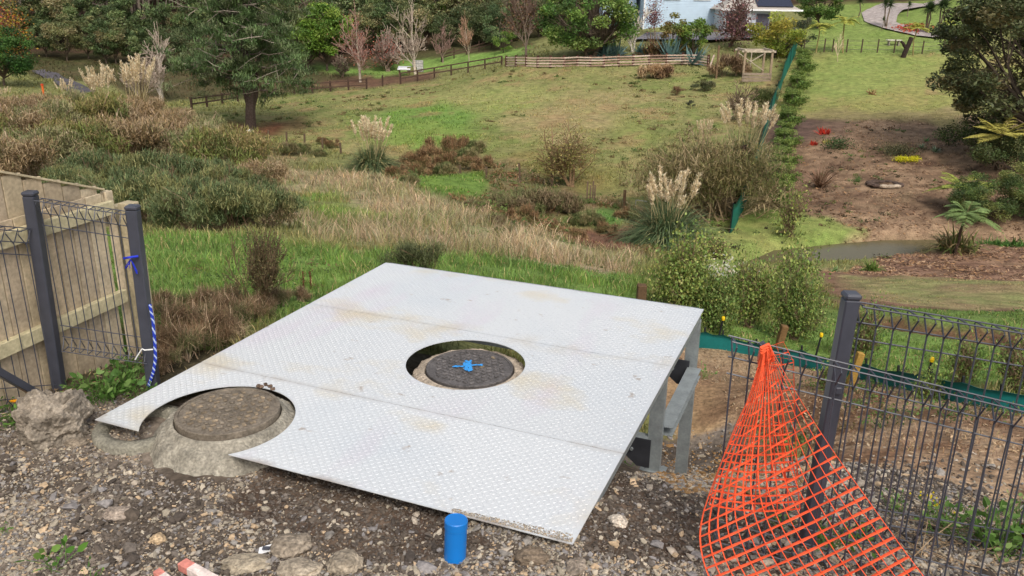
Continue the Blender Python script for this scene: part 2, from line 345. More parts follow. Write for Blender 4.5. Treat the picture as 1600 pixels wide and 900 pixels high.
def zones(x, y):
    x = np.asarray(x, float); y = np.asarray(y, float); n = len(x)
    c = np.tile(DEF, (n, 1)); bh = np.full(n, .12); de = np.full(n, .8); idx = np.full(n, -1)
    q = np.clip(y / 50, .12, 2.0)
    mixn = np.clip(fbm(x / 1.9, y / 1.9, 21, 5) * 2.6 + .5, 0, 1)
    mixf = np.clip(fbm(x / 5.5, y / 5.5, 22, 4) * 1.8 + .5, 0, 1)
    mixc = np.clip(fbm(x / .35, y / .35, 27, 3) * 1.6 + .5, 0, 1)
    mixd = np.clip(fbm(x / .7, y / .7, 28, 4) * 3.2 + .5, 0, 1)
    mm = np.where(y < 8, mixc, np.where(y < 30, .6 * mixn + .4 * mixc, .3 * mixn + .35 * mixf + .35 * mixd))
    for k, (P, c1, c2, h, d, soft, nm) in enumerate(Z):
        r = 2.5 * soft * 2; lo = P.min(0) - r * 2; hi = P.max(0) + r * 2
        m = (x > lo[0]) & (x < hi[0]) & (y > lo[1]) & (y < hi[1])
        if not m.any(): continue
        s = sdist(x[m], y[m], P); wd = soft * q[m] * 1.2
        s = s + wd * 1.5 * fbm(x[m] / (wd * 1.6 + .05), y[m] / (wd * 1.6 + .05), 31 + k, 3)
        a = np.clip(s / (wd + .02) + .5, 0, 1)
        cc = c1 * (1 - mm[m, None]) + c2 * mm[m, None]
        c[m] = c[m] * (1 - a[:, None]) + cc * a[:, None]
        bh[m] = bh[m] * (1 - a) + h * a; de[m] = de[m] * (1 - a) + d * a
        im = np.where(m)[0][a > .5]; idx[im] = k
    # trodden and grazed earth showing through, in patches with their own shape
    q2 = np.clip((fbm(x / 2.6 + 5, y / 1.7, 91, 5) - .16) * 4, 0, 1) * (y > 9) * np.isin(idx, BROWNABLE) * .6
    c = c * (1 - q2[:, None]) + S(152, 126, 92) * q2[:, None]
    q3 = np.clip((fbm(x / 1.3 + 9, y / 1.0, 93, 4) - .2) * 4, 0, 1) * (y > 6) * .35
    c = c * (1 - q3[:, None] * np.array([.5, .42, .5]))
    return c, bh, de, idx
# the sheet
ys = np.r_[np.arange(-8, 2.2, .2), np.arange(2.2, 7.2, .022), np.geomspace(7.2, 480, 400)]
t = np.linspace(-1, 1, 660); s_ = 0.80 * t + 0.75 * t ** 5
X = s_[None, :] * (np.maximum(ys, 0)[:, None] + 3.0 + np.maximum(-ys, 0)[:, None]); Y = np.repeat(ys[:, None], len(t), 1)
Hh = height(X.ravel(), Y.ravel()); gc, _, _, _ = zones(X.ravel(), Y.ravel())
m = MB(); nr_, nc_ = X.shape
i = np.arange(nr_ - 1)[:, None] * nc_; j = np.arange(nc_ - 1)[None, :]
m.add(np.c_[X.ravel(), Y.ravel(), Hh], np.stack([i + j, i + j + 1, i + nc_ + j + 1, i + nc_ + j], -1).reshape(-1, 4), gc)
ground = m.build('ground', SOIL, smooth=True); tag(ground, kind='structure')
# water
WAT = mat('pond_water', col=S(98, 90, 62), rough=.22, spec=.2, bump=.01, bscale=3)
P = POND; c = P.mean(0); lo = P.min(0) - 2; hi = P.max(0) + 2
m = MB(); m.add([(lo[0], lo[1], WATER_Z), (hi[0], lo[1], WATER_Z), (hi[0], hi[1], WATER_Z), (lo[0], hi[1], WATER_Z)], [(0, 1, 2, 3)])
tag(m.build('water', WAT), kind='structure')
# roads and paths as sheets that follow the ground
def ribbon(name, pts, col, lift=.03, n=40, rough=.9):
    """pts: list of (left pixel, right pixel)"""
    A = np.array([at(*p[0])[:2] for p in pts]); B = np.array([at(*p[1])[:2] for p in pts]); k = np.linspace(0, len(pts) - 1, n)
    f = lambda Q: np.c_[np.interp(k, range(len(pts)), Q[:, 0]), np.interp(k, range(len(pts)), Q[:, 1])]
    A = f(A); B = f(B); W = 9; mm = MB(); q = np.linspace(0, 1, W)
    G = A[:, None] * (1 - q)[None, :, None] + B[:, None] * q[None, :, None]
    zz = height(G[..., 0].ravel(), G[..., 1].ravel()) + lift
    # flatten across
    zz = zz.reshape(n, W); zz = np.maximum(zz, zz.mean(1, keepdims=True) * .6 + zz * .4)
    a = np.arange(n - 1)[:, None] * W; b = np.arange(W - 1)[None, :]
    V = np.concatenate([G, zz[..., None]], -1).reshape(-1, 3)
    mm.add(V, np.stack([a + b, a + b + 1, a + W + b + 1, a + W + b], -1).reshape(-1, 4), col)
    o = mm.build(name, SOIL, smooth=True); return tag(o, kind='structure')
ribbon('road', [((50,112),(68,110)),((66,120),(92,116)),((88,132),(118,130)),((112,148),(150,146))], S(92, 88, 92), .12)
ribbon('driveway', [((985,66),(1010,54)),((1050,66),(1050,52)),((1110,68),(1110,53)),((1175,64),(1170,50)),((1215,58),(1200,47))], S(116, 114, 118), .12)
ribbon('path', [((1500,-6),(1497,-2)),((1440,6),(1450,12)),((1380,6),(1410,20)),((1346,20),(1402,26)),((1350,34),(1400,36)),((1385,48),(1425,44)),((1432,58),(1460,54)),((1500,66),(1500,58))], S(166, 156, 150), .10, n=80)

# ------------------------------------------------------------------ blades of grass
def sample_view(n, y0, y1, umin=-60, umax=1660):
    """points on the ground, denser towards the camera"""
    yy = np.exp(rng.uniform(np.log(y0), np.log(y1), n)); s = rng.uniform(-.75, .75, n) * 1.0
    return s * yy, yy
def blades(name, n, y0, y1, test, hmul, wid, label, lean=.5, twocol=None, jit=.22):
    x, y = sample_view(n, y0, y1); c, bh, de, idx = zones(x, y)
    sc_ = np.where(y < 14, .35, np.where(y < 35, .8, 1.6)); patch = np.clip(fbm(x / sc_, y / sc_, 77, 3) * 1.9 + .75, .12, 1.7)
    keep = test(x, y, idx, bh) & (rng.random(n) < de * .8 * patch) & (bh > .008)
    x, y, c, bh, patch = x[keep], y[keep], c[keep], bh[keep], patch[keep]; n = len(x)
    z = height(x, y); H = bh * hmul * rng.uniform(.45, 1.25, n) * (.6 + .5 * patch); wd = np.maximum(wid, y * .0011) * rng.uniform(.7, 1.3, n)
    a = rng.uniform(0, 2 * np.pi, n); b = rng.uniform(0, 2 * np.pi, n); ln = H * lean * rng.uniform(.2, 1.3, n)
    base = np.c_[x, y, z - .01]; wv = np.c_[np.cos(a), np.sin(a), np.zeros(n)] * wd[:, None] / 2
    mid = base + np.c_[np.cos(b) * ln * .35, np.sin(b) * ln * .35, H * .6]; tip = base + np.c_[np.cos(b) * ln, np.sin(b) * ln, H]
    V = np.stack([base - wv, base + wv, mid + wv * .7, mid - wv * .7, tip], 1).reshape(-1, 3)
    k = np.arange(n)[:, None] * 5
    cv = c * (1 + rng.normal(0, jit, n))[:, None] * np.c_[1 + rng.normal(0, .08, n), np.ones(n), 1 + rng.normal(0, .1, n)]
    if twocol is not None:
        q = rng.random(n) < twocol[1]; cv[q] = np.array(twocol[0]) * (1 + rng.normal(0, .2, (q.sum(), 1)))
    cv = cv * (.78 + .3 * patch)[:, None]
    cv = np.clip(cv * 1.05, .01, .9); cv = np.repeat(cv, 5, 0)
    m = MB(); m.add(V, k + np.array([[0, 1, 2, 3]]), cv); m.L.append((k + np.array([[3, 2, 4]])).ravel()); m.T.append(np.full(n, 3))
    o = m.build(name, GRASS); return tag(o, label, 'grass', kind='stuff')
names = {k: z[6] for k, z in enumerate(Z)}
dryset = {k for k, z in enumerate(Z) if z[6] in ('dry', 'creek rushes', 'scrub')}
isdry = lambda idx: np.isin(idx, list(dryset))
nogr = {ZI['gravel']}
ok = lambda idx: ~np.isin(idx, list(nogr))
blades('grass', 330000, 5.0, 60, lambda x, y, i, h: ok(i) & ~isdry(i), 1.0, .006, 'bright green and olive grass covering the bank and the lawns', .6, (S(176,158,112), .08))
blades('dry_grass', 210000, 6.0, 60, lambda x, y, i, h: isdry(i), 1.5, .005, 'pinkish tan dry seeding grass on the bank above the creek', .8, (S(184,158,130), .22))
blades('paddock_grass', 130000, 45, 105, lambda x, y, i, h: ok(i) & ~isdry(i), 1.8, .006, 'short patchy olive grass of the far paddock', .8)

# dead leaves, straw and bark lying on the ground
def litter(name, n, y0, y1, sets, size, cols, label, cat='mulch', dens=1.0):
    x, y = sample_view(n, y0, y1); c, bh, de, idx = zones(x, y); k = np.isin(idx, [i for i, z in enumerate(Z) if z[6] in sets]) & (rng.random(n) < np.clip(.55 + fbm(x / 1.4, y / 1.4, 55, 3) * 1.6, .05, 1) * dens)
    x, y, c = x[k], y[k], c[k]; n = len(x); P = np.c_[x, y, height(x, y) + .01]; a = rng.uniform(0, 6.28, n); s = np.maximum(size, y * .0016) * rng.uniform(.5, 1.5, n)
    T_ = np.c_[np.cos(a), np.sin(a), rng.normal(.1, .25, n)]; B_ = np.c_[-np.sin(a), np.cos(a), rng.normal(0, .3, n)]; w_ = rng.uniform(.12, .5, n)[:, None]; s = s[:, None]
    V = np.stack([P - T_ * s, P + B_ * s * w_, P + T_ * s, P - B_ * s * w_], 1).reshape(-1, 3); cols = np.array(cols); cc = (cols[rng.integers(0, len(cols), n)] * .8 + c * .2) * rng.uniform(.7, 1.25, (n, 1))
    m = MB(); m.add(V, (np.arange(n) * 4)[:, None] + np.arange(4)[None], np.repeat(np.clip(cc, .01, .9), 4, 0)); return tag(m.build(name, GRASS), label, cat, kind='stuff')
litter('garden_mulch', 150000, 24, 66, ('mulch', 'island'), .085, [S(190,160,128), S(150,116,88), S(96,70,54), S(84,62,50), S(170,132,92)], 'brown bark mulch and straw on the garden slope and the pond island')
litter('straw_litter', 60000, 4.6, 14, ('dry mulch', 'weeds'), .018, [S(206,178,140), S(176,146,112), S(116,88,66), S(150,120,84), S(190,170,140)], 'dry straw and dead leaves on the bare bank behind the black fence', 'straw')
litter('needle_litter', 30000, 40, 110, ('needles', 'woodfloor', 'creek rushes'), .05, [S(150,98,68), S(120,76,56), S(96,66,50), S(140,112,76)], 'rusty fallen needles and dead rush leaves', 'litter')

def lowplants(name, n, y0, y1, sets, cols, label, r=.12, k=26, leaf=.05, thr=.15):
    x, y = sample_view(n * 8, y0, y1); _, _, _, idx = zones(x, y); q = np.isin(idx, [i for i, z in enumerate(Z) if z[6] in sets]) & (fbm(x / 2.2, y / 2.2, 66, 3) > thr); x, y = x[q][:n], y[q][:n]; n = len(x)
    P = np.c_[x, y, height(x, y)]; s = rng.uniform(.5, 1.6, n) * r; d = rng.normal(size=(n, k, 3)) * np.array([1, 1, .5]); d[..., 2] = np.abs(d[..., 2]); V = (P[:, None] + d * s[:, None, None] * .6).reshape(-1, 3); cols = np.array(cols); c = np.repeat(cols[rng.integers(0, len(cols), n)] * rng.uniform(.8, 1.2, (n, 1)), k, 0)
    t = rng.normal(size=(n * k, 3)); t /= np.linalg.norm(t, axis=1)[:, None]; b = np.cross(t, rng.normal(size=(n * k, 3))); b /= np.linalg.norm(b, axis=1)[:, None]; L = np.maximum(leaf, V[:, 1] * .0012)[:, None] * rng.uniform(.6, 1.4, (n * k, 1))
    Q = np.stack([V - t * L, V + b * L * .5, V + t * L, V - b * L * .5], 1).reshape(-1, 3); m = MB(); m.add(Q, (np.arange(n * k) * 4)[:, None] + np.arange(4)[None], np.repeat(np.clip(c * rng.uniform(.8, 1.2, (n * k, 1)), .01, .9), 4, 0)); return tag(m.build(name, LEAF), label, 'weeds', kind='stuff')
lowplants('garden_weeds', 420, 30, 64, ('mulch', 'island', 'creek lawn'), [S(96,112,64), S(84,76,56), S(120,126,76), S(110,84,62), S(72,66,48)], 'small weeds and seedlings dotted over the mulched garden slope', .16, 22)
lowplants('bank_weeds', 700, 6, 26, ('green', 'dry', 'silt grass', 'dry mulch'), [S(92,122,60), S(112,136,72), S(84,104,58), S(128,112,76)], 'broad leaved weeds growing through the grass of the bank', .1, 34, .016, .05)
lowplants('paddock_weeds', 520, 38, 92, ('paddock',), [S(104,104,62), S(128,112,76), S(92,112,58), S(146,128,90)], 'rush tufts and weeds dotted over the far paddock', .2, 26, .07, .1)
lowplants('creek_plants', 420, 26, 56, ('creek rushes',), [S(104,122,64), S(128,116,74), S(146,112,80), S(92,108,60)], 'mixed low plants along the creek', .3, 40, .07, -.2)
# ------------------------------------------------------------------ steel platform
ZP = -2.40
PA = at_z(603, 410, ZP); PB = at_z(1100, 483, ZP); PC = at_z(895, 851, ZP); PD = at_z(148, 656, ZP)
ex = unit(PB - PA); ey = unit(PD - PA); ey = unit(ey - ex * (ex @ ey)); WX, WY = 2.956, 3.333
UP = np.array([0, 0, 1.0])
L2W = lambda x, y, z=0.0: PA + ex * x + ey * y + UP * z
loc2 = lambda P: ((np.asarray(P) - PA) @ ex, (np.asarray(P) - PA) @ ey)
PLATE = mat('chequer_plate', rough=.5, metal=.12, spec=.5)
t_ = PLATE.node_tree; N_ = t_.nodes; Pn = N_['Principled BSDF']
tc = N_.new('ShaderNodeTexCoord'); mp = N_.new('ShaderNodeMapping'); mp.inputs['Rotation'].default_value = (0, 0, -math.atan2(ex[1], ex[0]))
t_.links.new(tc.outputs['Object'], mp.inputs['Vector'])
def stain(prev, scale, vec_scale, lo, hi, col, fac, seed):
    mp2 = N_.new('ShaderNodeMapping'); mp2.inputs['Scale'].default_value = vec_scale; mp2.inputs['Location'].default_value = (seed, seed * .7, 0)
    t_.links.new(mp.outputs[0], mp2.inputs['Vector'])
    no = N_.new('ShaderNodeTexNoise'); no.inputs['Scale'].default_value = scale; no.inputs['Detail'].default_value = 5; t_.links.new(mp2.outputs[0], no.inputs['Vector'])
    mr = N_.new('ShaderNodeMapRange'); mr.inputs['From Min'].default_value = lo; mr.inputs['From Max'].default_value = hi
    mr.inputs['To Max'].default_value = fac; t_.links.new(no.outputs['Fac'], mr.inputs['Value'])
    mx = N_.new('ShaderNodeMix'); mx.data_type = 'RGBA'; t_.links.new(mr.outputs[0], mx.inputs[0]); t_.links.new(prev, mx.inputs[6]); mx.inputs[7].default_value = (*col, 1)
    return mx.outputs[2]
base_ = [n for n in N_ if n.type == 'ATTRIBUTE'][0].outputs['Color']
o_ = stain(base_, 1.0, (1, 1, 1), .45, .75, S(192, 200, 206), .6, 3.1)
o_ = stain(o_, 1.5, (1.4, .45, 1), .56, .72, S(204, 194, 204), .6, 8.3)     # pinkish run marks
o_ = stain(o_, 1.3, (1, 1.3, 1), .57, .72, S(206, 190, 152), .65, 21.7)     # rusty tan stains
o_ = stain(o_, 45.0, (1, 1, 1), .55, .75, S(176, 180, 182), .5, 2.2)
o_ = stain(o_, 9.0, (1, 1, 1), .68, .76, S(150, 128, 104), .6, 5.5)
def seam(prev, y0, wd_, col, fac):
    dt = N_.new('ShaderNodeVectorMath'); dt.operation = 'DOT_PRODUCT'; dt.inputs[1].default_value = tuple(ey); t_.links.new(tc.outputs['Object'], dt.inputs[0])
    a = N_.new('ShaderNodeMath'); a.operation = 'SUBTRACT'; a.inputs[1].default_value = float(PA @ ey) + y0; t_.links.new(dt.outputs['Value'], a.inputs[0])
    b = N_.new('ShaderNodeMath'); b.operation = 'ABSOLUTE'; t_.links.new(a.outputs[0], b.inputs[0])
    r_ = N_.new('ShaderNodeMapRange'); r_.inputs['From Min'].default_value = 0; r_.inputs['From Max'].default_value = wd_; r_.inputs['To Min'].default_value = fac; r_.inputs['To Max'].default_value = 0; t_.links.new(b.outputs[0], r_.inputs['Value'])
    no = N_.new('ShaderNodeTexNoise'); no.inputs['Scale'].default_value = 3.5; no.inputs['Detail'].default_value = 6; t_.links.new(tc.outputs['Object'], no.inputs['Vector'])
    r2 = N_.new('ShaderNodeMapRange'); r2.inputs['From Min'].default_value = .42; r2.inputs['From Max'].default_value = .62; t_.links.new(no.outputs['Fac'], r2.inputs['Value'])
    ml = N_.new('ShaderNodeMath'); ml.operation = 'MULTIPLY'; t_.links.new(r_.outputs[0], ml.inputs[0]); t_.links.new(r2.outputs[0], ml.inputs[1])
    mx = N_.new('ShaderNodeMix'); mx.data_type = 'RGBA'; t_.links.new(ml.outputs[0], mx.inputs[0]); t_.links.new(prev, mx.inputs[6]); mx.inputs[7].default_value = (*col, 1)
    return mx.outputs[2]
o_ = seam(o_, 1.2, .16, S(190, 176, 152), .5); o_ = seam(o_, 2.45, .05, S(184, 174, 160), .5); o_ = seam(o_, WY, .05, S(140, 120, 98), .6); o_ = seam(o_, .0, .03, S(150, 130, 108), .5)
t_.links.new(o_, Pn.inputs['Base Color'])
platform = empty('steel_platform', L2W(WX / 2, WY / 2) * [1, 1, 0] + [0, 0, -3.4], label='large pale galvanised chequer plate platform on steel legs with two round openings', cat='platform')
def child(o, parent=platform):
    """objects are built in world coordinates; keep them there under the parent"""
    o.parent = parent; o.matrix_parent_inverse = Matrix.Translation(-Vector(parent.location)); return o
H1 = np.array(loc2((-1.719, 4.392, ZP))); R1 = .438
H2 = np.array(loc2((-.31, 5.225, ZP))); R2 = .408
def sheet(y0, y1, hole=None, notch=None, shade=1.0):
    bm = bmesh.new(); th = .005
    pts = []
    g = .0032
    if notch is None: pts = [(0, y0 + g), (WX, y0 + g), (WX, y1 - g), (0, y1 - g)]
    else:
        (cx, cy), r = notch; yy = y1 - g; dx = math.sqrt(r * r - (yy - cy) ** 2)
        a0 = math.atan2(yy - cy, dx); a1 = math.atan2(yy - cy, -dx)     # from right to left over the top (smaller y)
        aa = np.linspace(a0, a1 - 2 * math.pi if a1 > a0 else a1, 60)
        pts = [(0, y0 + g), (WX, y0 + g), (WX, yy)] + [(cx + r * math.cos(q), cy + r * math.sin(q)) for q in aa] + [(0, yy)]
    def loop(ps):
        vs = [bm.verts.new(tuple(L2W(x, y))) for x, y in ps]; return [bm.edges.new((vs[k], vs[(k + 1) % len(vs)])) for k in range(len(vs))]
    E_ = loop(pts)
    if hole: (cx, cy), r = hole; E_ += loop([(cx + r * math.cos(q), cy + r * math.sin(q)) for q in np.linspace(0, 2 * np.pi, 72, endpoint=False)])
    bmesh.ops.triangle_fill(bm, use_beauty=True, use_dissolve=False, edges=E_)
    for f_ in bm.faces:
        if f_.normal.z < 0: f_.normal_flip()
    ret = bmesh.ops.extrude_face_region(bm, geom=bm.faces[:])
    bmesh.ops.translate(bm, verts=[v for v in ret['geom'] if isinstance(v, bmesh.types.BMVert)], vec=(0, 0, -th))
    bm.verts.ensure_lookup_table(); bm.normal_update(); bmesh.ops.recalc_face_normals(bm, faces=bm.faces[:])
    V = np.array([v.co[:] for v in bm.verts]); Fc = [[v.index for v in f_.verts] for f_ in bm.faces if True]
    bm.verts.index_update(); Fc = [[v.index for v in f_.verts] for f_ in bm.faces]
    bm.free()
    mm = MB(); c0 = S(208, 211, 212) * shade
    for f_ in Fc: mm.L.append(np.array(f_)); mm.T.append(np.array([len(f_)]))
    mm.V.append(V); mm.C.append(np.tile(c0, (len(V), 1))); mm.n += len(V)
    # tread lozenges, alternating direction
    pit = .0255; nx = int(WX / pit); ny = int((y1 - y0) / pit)
    gx, gy = np.meshgrid((np.arange(nx) + .5) * pit, y0 + (np.arange(ny) + .5) * pit); par = (np.add.outer(np.arange(ny), np.arange(nx)) % 2).ravel()
    gx = gx.ravel(); gy = gy.ravel(); k = (gx > .02) & (gx < WX - .02) & (gy > y0 + .015) & (gy < y1 - .015)
    for cr in (hole, notch):
        if cr is not None: k &= ((gx - cr[0][0]) ** 2 + (gy - cr[0][1]) ** 2) > (cr[1] + .014) ** 2
    gx, gy, par = gx[k], gy[k], par[k]; a = np.where(par == 0, R(45), R(-45))
    la, lb, hh = .0118, .0046, .0024
    u_ = np.c_[np.cos(a), np.sin(a)]; v_ = np.c_[-np.sin(a), np.cos(a)]; c2 = np.c_[gx, gy]
    q = [c2 - u_ * la, c2 - v_ * lb, c2 + u_ * la, c2 + v_ * lb, c2 - u_ * la * .45, c2 + u_ * la * .45]
    zz = [.0003] * 4 + [hh] * 2
    V = np.stack([PA + p_[:, :1] * ex + p_[:, 1:] * ey + UP * z_ for p_, z_ in zip(q, zz)], 1).reshape(-1, 3); kk = np.arange(len(gx))[:, None] * 6
    cc = c0 * 1.0
    n0 = mm.n; mm.add(V, kk + np.array([[0, 1, 5, 4]]), cc)
    mm.L.append((kk + n0 + np.array([[4, 5, 3, 0]])).ravel()); mm.T.append(np.full(len(gx), 4))
    mm.L.append((kk + n0 + np.array([[1, 2, 5]])).ravel()); mm.T.append(np.full(len(gx), 3))
    mm.L.append((kk + n0 + np.array([[2, 3, 5]])).ravel()); mm.T.append(np.full(len(gx), 3))
    return child(mm.build('plate_sheet', PLATE))
sheet(0, 1.2, shade=1.0)
sheet(1.2, 2.45, hole=(H2, R2), shade=.985)
o = sheet(2.45, WY, notch=(H1, R1), shade=1.03); o['label'] = 'cleaner front chequer plate sheet notched round a manhole'
# perimeter and cross beams
def beam(a, b, w_=.05, h_=.1, name='beam', flange=True):
    mm = MB(); t2 = .006; a = np.array(a); b = np.array(b); d = unit(b - a); side = np.cross(UP, d)
    bar(mm, a, b, t2, h_, up=UP)
    for s in (1, -1): bar(mm, a + side * w_ / 2 + UP * s * (h_ / 2 - t2 / 2), b + side * w_ / 2 + UP * s * (h_ / 2 - t2 / 2), w_ - t2, t2 - .0005, up=UP)
    return child(mm.build(name, GALV))
zb = -.0065 - .04
e_ = .02
beam(L2W(WX - e_, WY - .12, zb), L2W(WX - e_, .01, zb), .05, .08)
beam(L2W(e_, 0.01, zb), L2W(e_, WY - .5, zb), .05, .08)
beam(L2W(.03, e_, zb), L2W(WX - .04, e_, zb), .05, .08)
beam(L2W(.03, 1.16, zb - .01), L2W(WX - .04, 1.16, zb - .01), .06, .1)
beam(L2W(.03, 2.48, zb), L2W(.5, 2.48, zb), .05, .08)
beam(L2W(1.6, 2.52, zb), L2W(WX - .04, 2.52, zb), .05, .08)
# legs
def leg(x, y, w_=.10, d_=.05):
    P = L2W(x, y); top = ZP - .09; bot = hz(P[0], P[1]) - .05; mm = MB(); t2 = .006; P = P[:2]
    c = np.array([P[0], P[1], (top + bot) / 2]); hgt = top - bot
    box(mm, c, (w_, t2, hgt), axes=[ex, ey, UP])
    for s in (-1, 1): box(mm, c + ex * s * (w_ / 2 - t2 / 2) - ey * d_ / 2, (t2 - .0005, d_ - t2, hgt), axes=[ex, ey, UP])
    l = child(mm.build('leg', GALV)); mm = MB(); box(mm, (P[0], P[1], bot + .062), (.18, .18, .01), axes=[ex, ey, UP]); child(mm.build('base_plate', GALV)); return np.r_[P, bot]
LG = [leg(WX - .06, .05), leg(WX - .075, 1.22), leg(.08, .06), leg(.08, 1.22)]
zc = -.52
beam(L2W(WX - .07, .09, zc), L2W(WX - .07, 1.17, zc), .11, .07, 'side_rail')
beam(L2W(.08, .09, zc), L2W(.08, 1.17, zc), .11, .07, 'side_rail')
beam(L2W(.12, .08, zc), L2W(WX - .12, .08, zc), .09, .07, 'cross_rail')
beam(L2W(.12, 1.26, zc - .08), L2W(WX - .12, 1.26, zc - .08), .09, .07, 'cross_rail')
DARKST = mat('dark_steel_plate', col=S(72, 74, 80), rough=.5, metal=.5, nscale=10, namp=.2)
for (gx_, gy_, gz_) in ((WX - .20, 1.32, zc - .1), (WX - .18, .10, zc + .0)):
    mm = MB(); pr = [(-.13, .09), (.12, .09), (.12, -.13), (.03, -.13), (-.08, -.04), (-.13, 0)]
    Vf = [L2W(gx_ + a, gy_ + .004, gz_ + b) for a, b in pr]; Vb = [L2W(gx_ + a, gy_ - .004, gz_ + b) for a, b in pr]; n = len(pr)
    Fc = [list(range(n)), list(range(2 * n - 1, n - 1, -1))] + [[k, k + n, (k + 1) % n + n, (k + 1) % n] for k in range(n)]
    mm.add(Vf + Vb, Fc); g_ = child(mm.build('gusset_plate', DARKST))
    for bx_, bz_ in ((-.07, .045), (-.02, .045), (-.06, .0), (-.01, .0)):
        mm = MB(); tube(mm, [L2W(gx_ + bx_, gy_ + .004, gz_ + bz_), L2W(gx_ + bx_, gy_ + .022, gz_ + bz_)], .011, 6)
        bo = mm.build('bolt', GALV); bo.parent = g_
# ------------------------------------------------------------------ manholes
IRON = mat('cast_iron', rough=.75, metal=.25, nscale=14, namp=.3, nscale2=70, namp2=.3, bump=.003, bscale=90)
def cover(c, r, col, dirt, seed):
    rg = np.random.default_rng(seed); mm = MB()
    lathe(mm, [(0, -.002), (r - .022, -.002), (r - .021, .004), (r - .004, .004), (r, .0), (r, -.05), (r - .02, -.055), (0, -.055)], 56, c, col)
    p_ = .05; n = int(r / p_) + 1; k = 0
    for i_ in range(-n, n + 1):
        for j_ in range(-n, n + 1):
            x = (i_ + .5 * (j_ % 2)) * p_; y = j_ * p_ * .9
            if x * x + y * y < (r - .045) ** 2:
                q = col if rg.random() > dirt else S(136, 122, 102)
                box(mm, (c[0] + x * .82 - y * .57, c[1] + x * .57 + y * .82, c[2] + .002), (.034, .020, .010), np.array(q) * rg.uniform(.85, 1.3), rz=R(35) + (R(90) if (i_ + j_) % 2 else 0), bev=.003)
    return mm
def collar(c, prof, seed, col, squash=None, k=200):
    prof = np.array(prof); q_ = np.linspace(0, len(prof) - 1, len(prof) * 5); prof = np.c_[np.interp(q_, range(len(prof)), prof[:, 0]), np.interp(q_, range(len(prof)), prof[:, 1])]; mm = MB(); lathe(mm, prof, k, (0, 0, 0), col); V = mm.V[0]
    r = np.linalg.norm(V[:, :2], axis=1); a = np.arctan2(V[:, 1], V[:, 0]); nz = fbm(np.cos(a) * 2.5 + seed, np.sin(a) * 2.5 + r * 9, seed, 4)
    w_ = np.clip((r - r.min()) / .08, 0, 1); V[:, :2] *= (1 + .05 * nz * w_)[:, None]; V[:, 2] += (.016 * fbm(V[:, 0] * 14, V[:, 1] * 14, seed + 4, 3) + .012 * fbm(V[:, 0] * 50, V[:, 1] * 50, seed + 5, 3)) * w_
    mm.V[0] = V + np.asarray(c); mm.C[0] = np.clip(np.tile(col, (len(V), 1)) * (1 + .3 * fbm(V[:, 0] * 9, V[:, 1] * 9, seed, 3) + .25 * fbm(V[:, 0] * 60, V[:, 1] * 60, seed + 2, 2))[:, None], 0, 1); return mm
c1 = at_z(356, 641, -2.345)
mh1 = empty('manhole', c1 * [1, 1, 0] + [0, 0, -2.6], label='dirt caked round manhole cover on a mortar dome in the notch of the platform', cat='manhole')
child(cover(c1, .298, S(126, 116, 102), .5, 3).build('cover', IRON), mh1)
child(collar(c1, [(.300, -.07), (.305, -.03), (.325, -.035), (.345, -.06), (.375, -.075), (.40, -.095), (.425, -.13), (.455, -.17), (.49, -.21), (.53, -.26), (.56, -.36)], 5, S(148, 142, 128)).build('mortar_collar', CONC, smooth=True), mh1)
mm = MB(); pk = at_z(416, 606, -2.34)
for q in range(7): box(mm, pk + [rng.uniform(-.05, .05), rng.uniform(-.03, .03), rng.uniform(-.01, .015)], (.03, .022, .015), S(110, 92, 78) * rng.uniform(.7, 1.2), rz=rng.uniform(0, 3), bev=.004)
child(mm.build('mortar_crumbs', CONC), mh1)
c2 = at_z(734, 574, -2.47)
mh2 = empty('manhole', c2 * [1, 1, 0] + [0, 0, -3.3], label='dark manhole cover sprayed with a blue cross inside the round platform opening', cat='manhole')
child(cover(c2, .305, S(100, 96, 94), .06, 4).build('cover', IRON), mh2)
child(collar(c2, [(.307, -.06), (.312, -.012), (.345, -.012), (.385, -.03), (.405, -.08), (.42, -.30), (.42, -1.3)], 9, S(176, 162, 144)).build('concrete_riser', CONC, smooth=True), mh2)
BLUEP = mat('blue_spray_paint', col=S(58, 150, 222), rough=.6, nscale=60, namp=.15)
mm = MB(); rg = np.random.default_rng(2); cm = at_z(731, 572, -2.462)
for q in range(150):
    if q < 95: px, py = np.clip(rg.normal(0, .014), -.026, .026), ((q / 94) - .5) * .17 + rg.normal(0, .004)
    else: px, py = (q - 122) * .0038, rg.normal(0, .005)
    # a rough cross of spray blots
    P = cm + np.array([px * .97 - py * .1, px * .2 + py * .97, .0032 + q * 2e-6]); r = rg.uniform(.005, .012) if q < 95 else rg.uniform(.006, .010); k = 7
    a = np.linspace(0, 2 * np.pi, k, endpoint=False); rr = r * rg.uniform(.7, 1.2, k)
    mm.add(np.c_[P[0] + rr * np.cos(a), P[1] + rr * np.sin(a), np.full(k, P[2])], [list(range(k))])
child(mm.build('paint_cross', BLUEP), mh2)
# concrete pipe rim poking out beside the first manhole
pc = at_z(222, 676, -2.52)
mm = MB(); lathe(mm, [(.27, -.35), (.27, .04), (.262, .055), (.22, .062), (.18, .05), (.175, -.35)], 48, pc, S(134, 130, 116))
o = mm.build('concrete_pipe', CONC, smooth=True); tag(o, 'grey concrete pipe rim buried in gravel under the left corner of the platform', 'pipe')
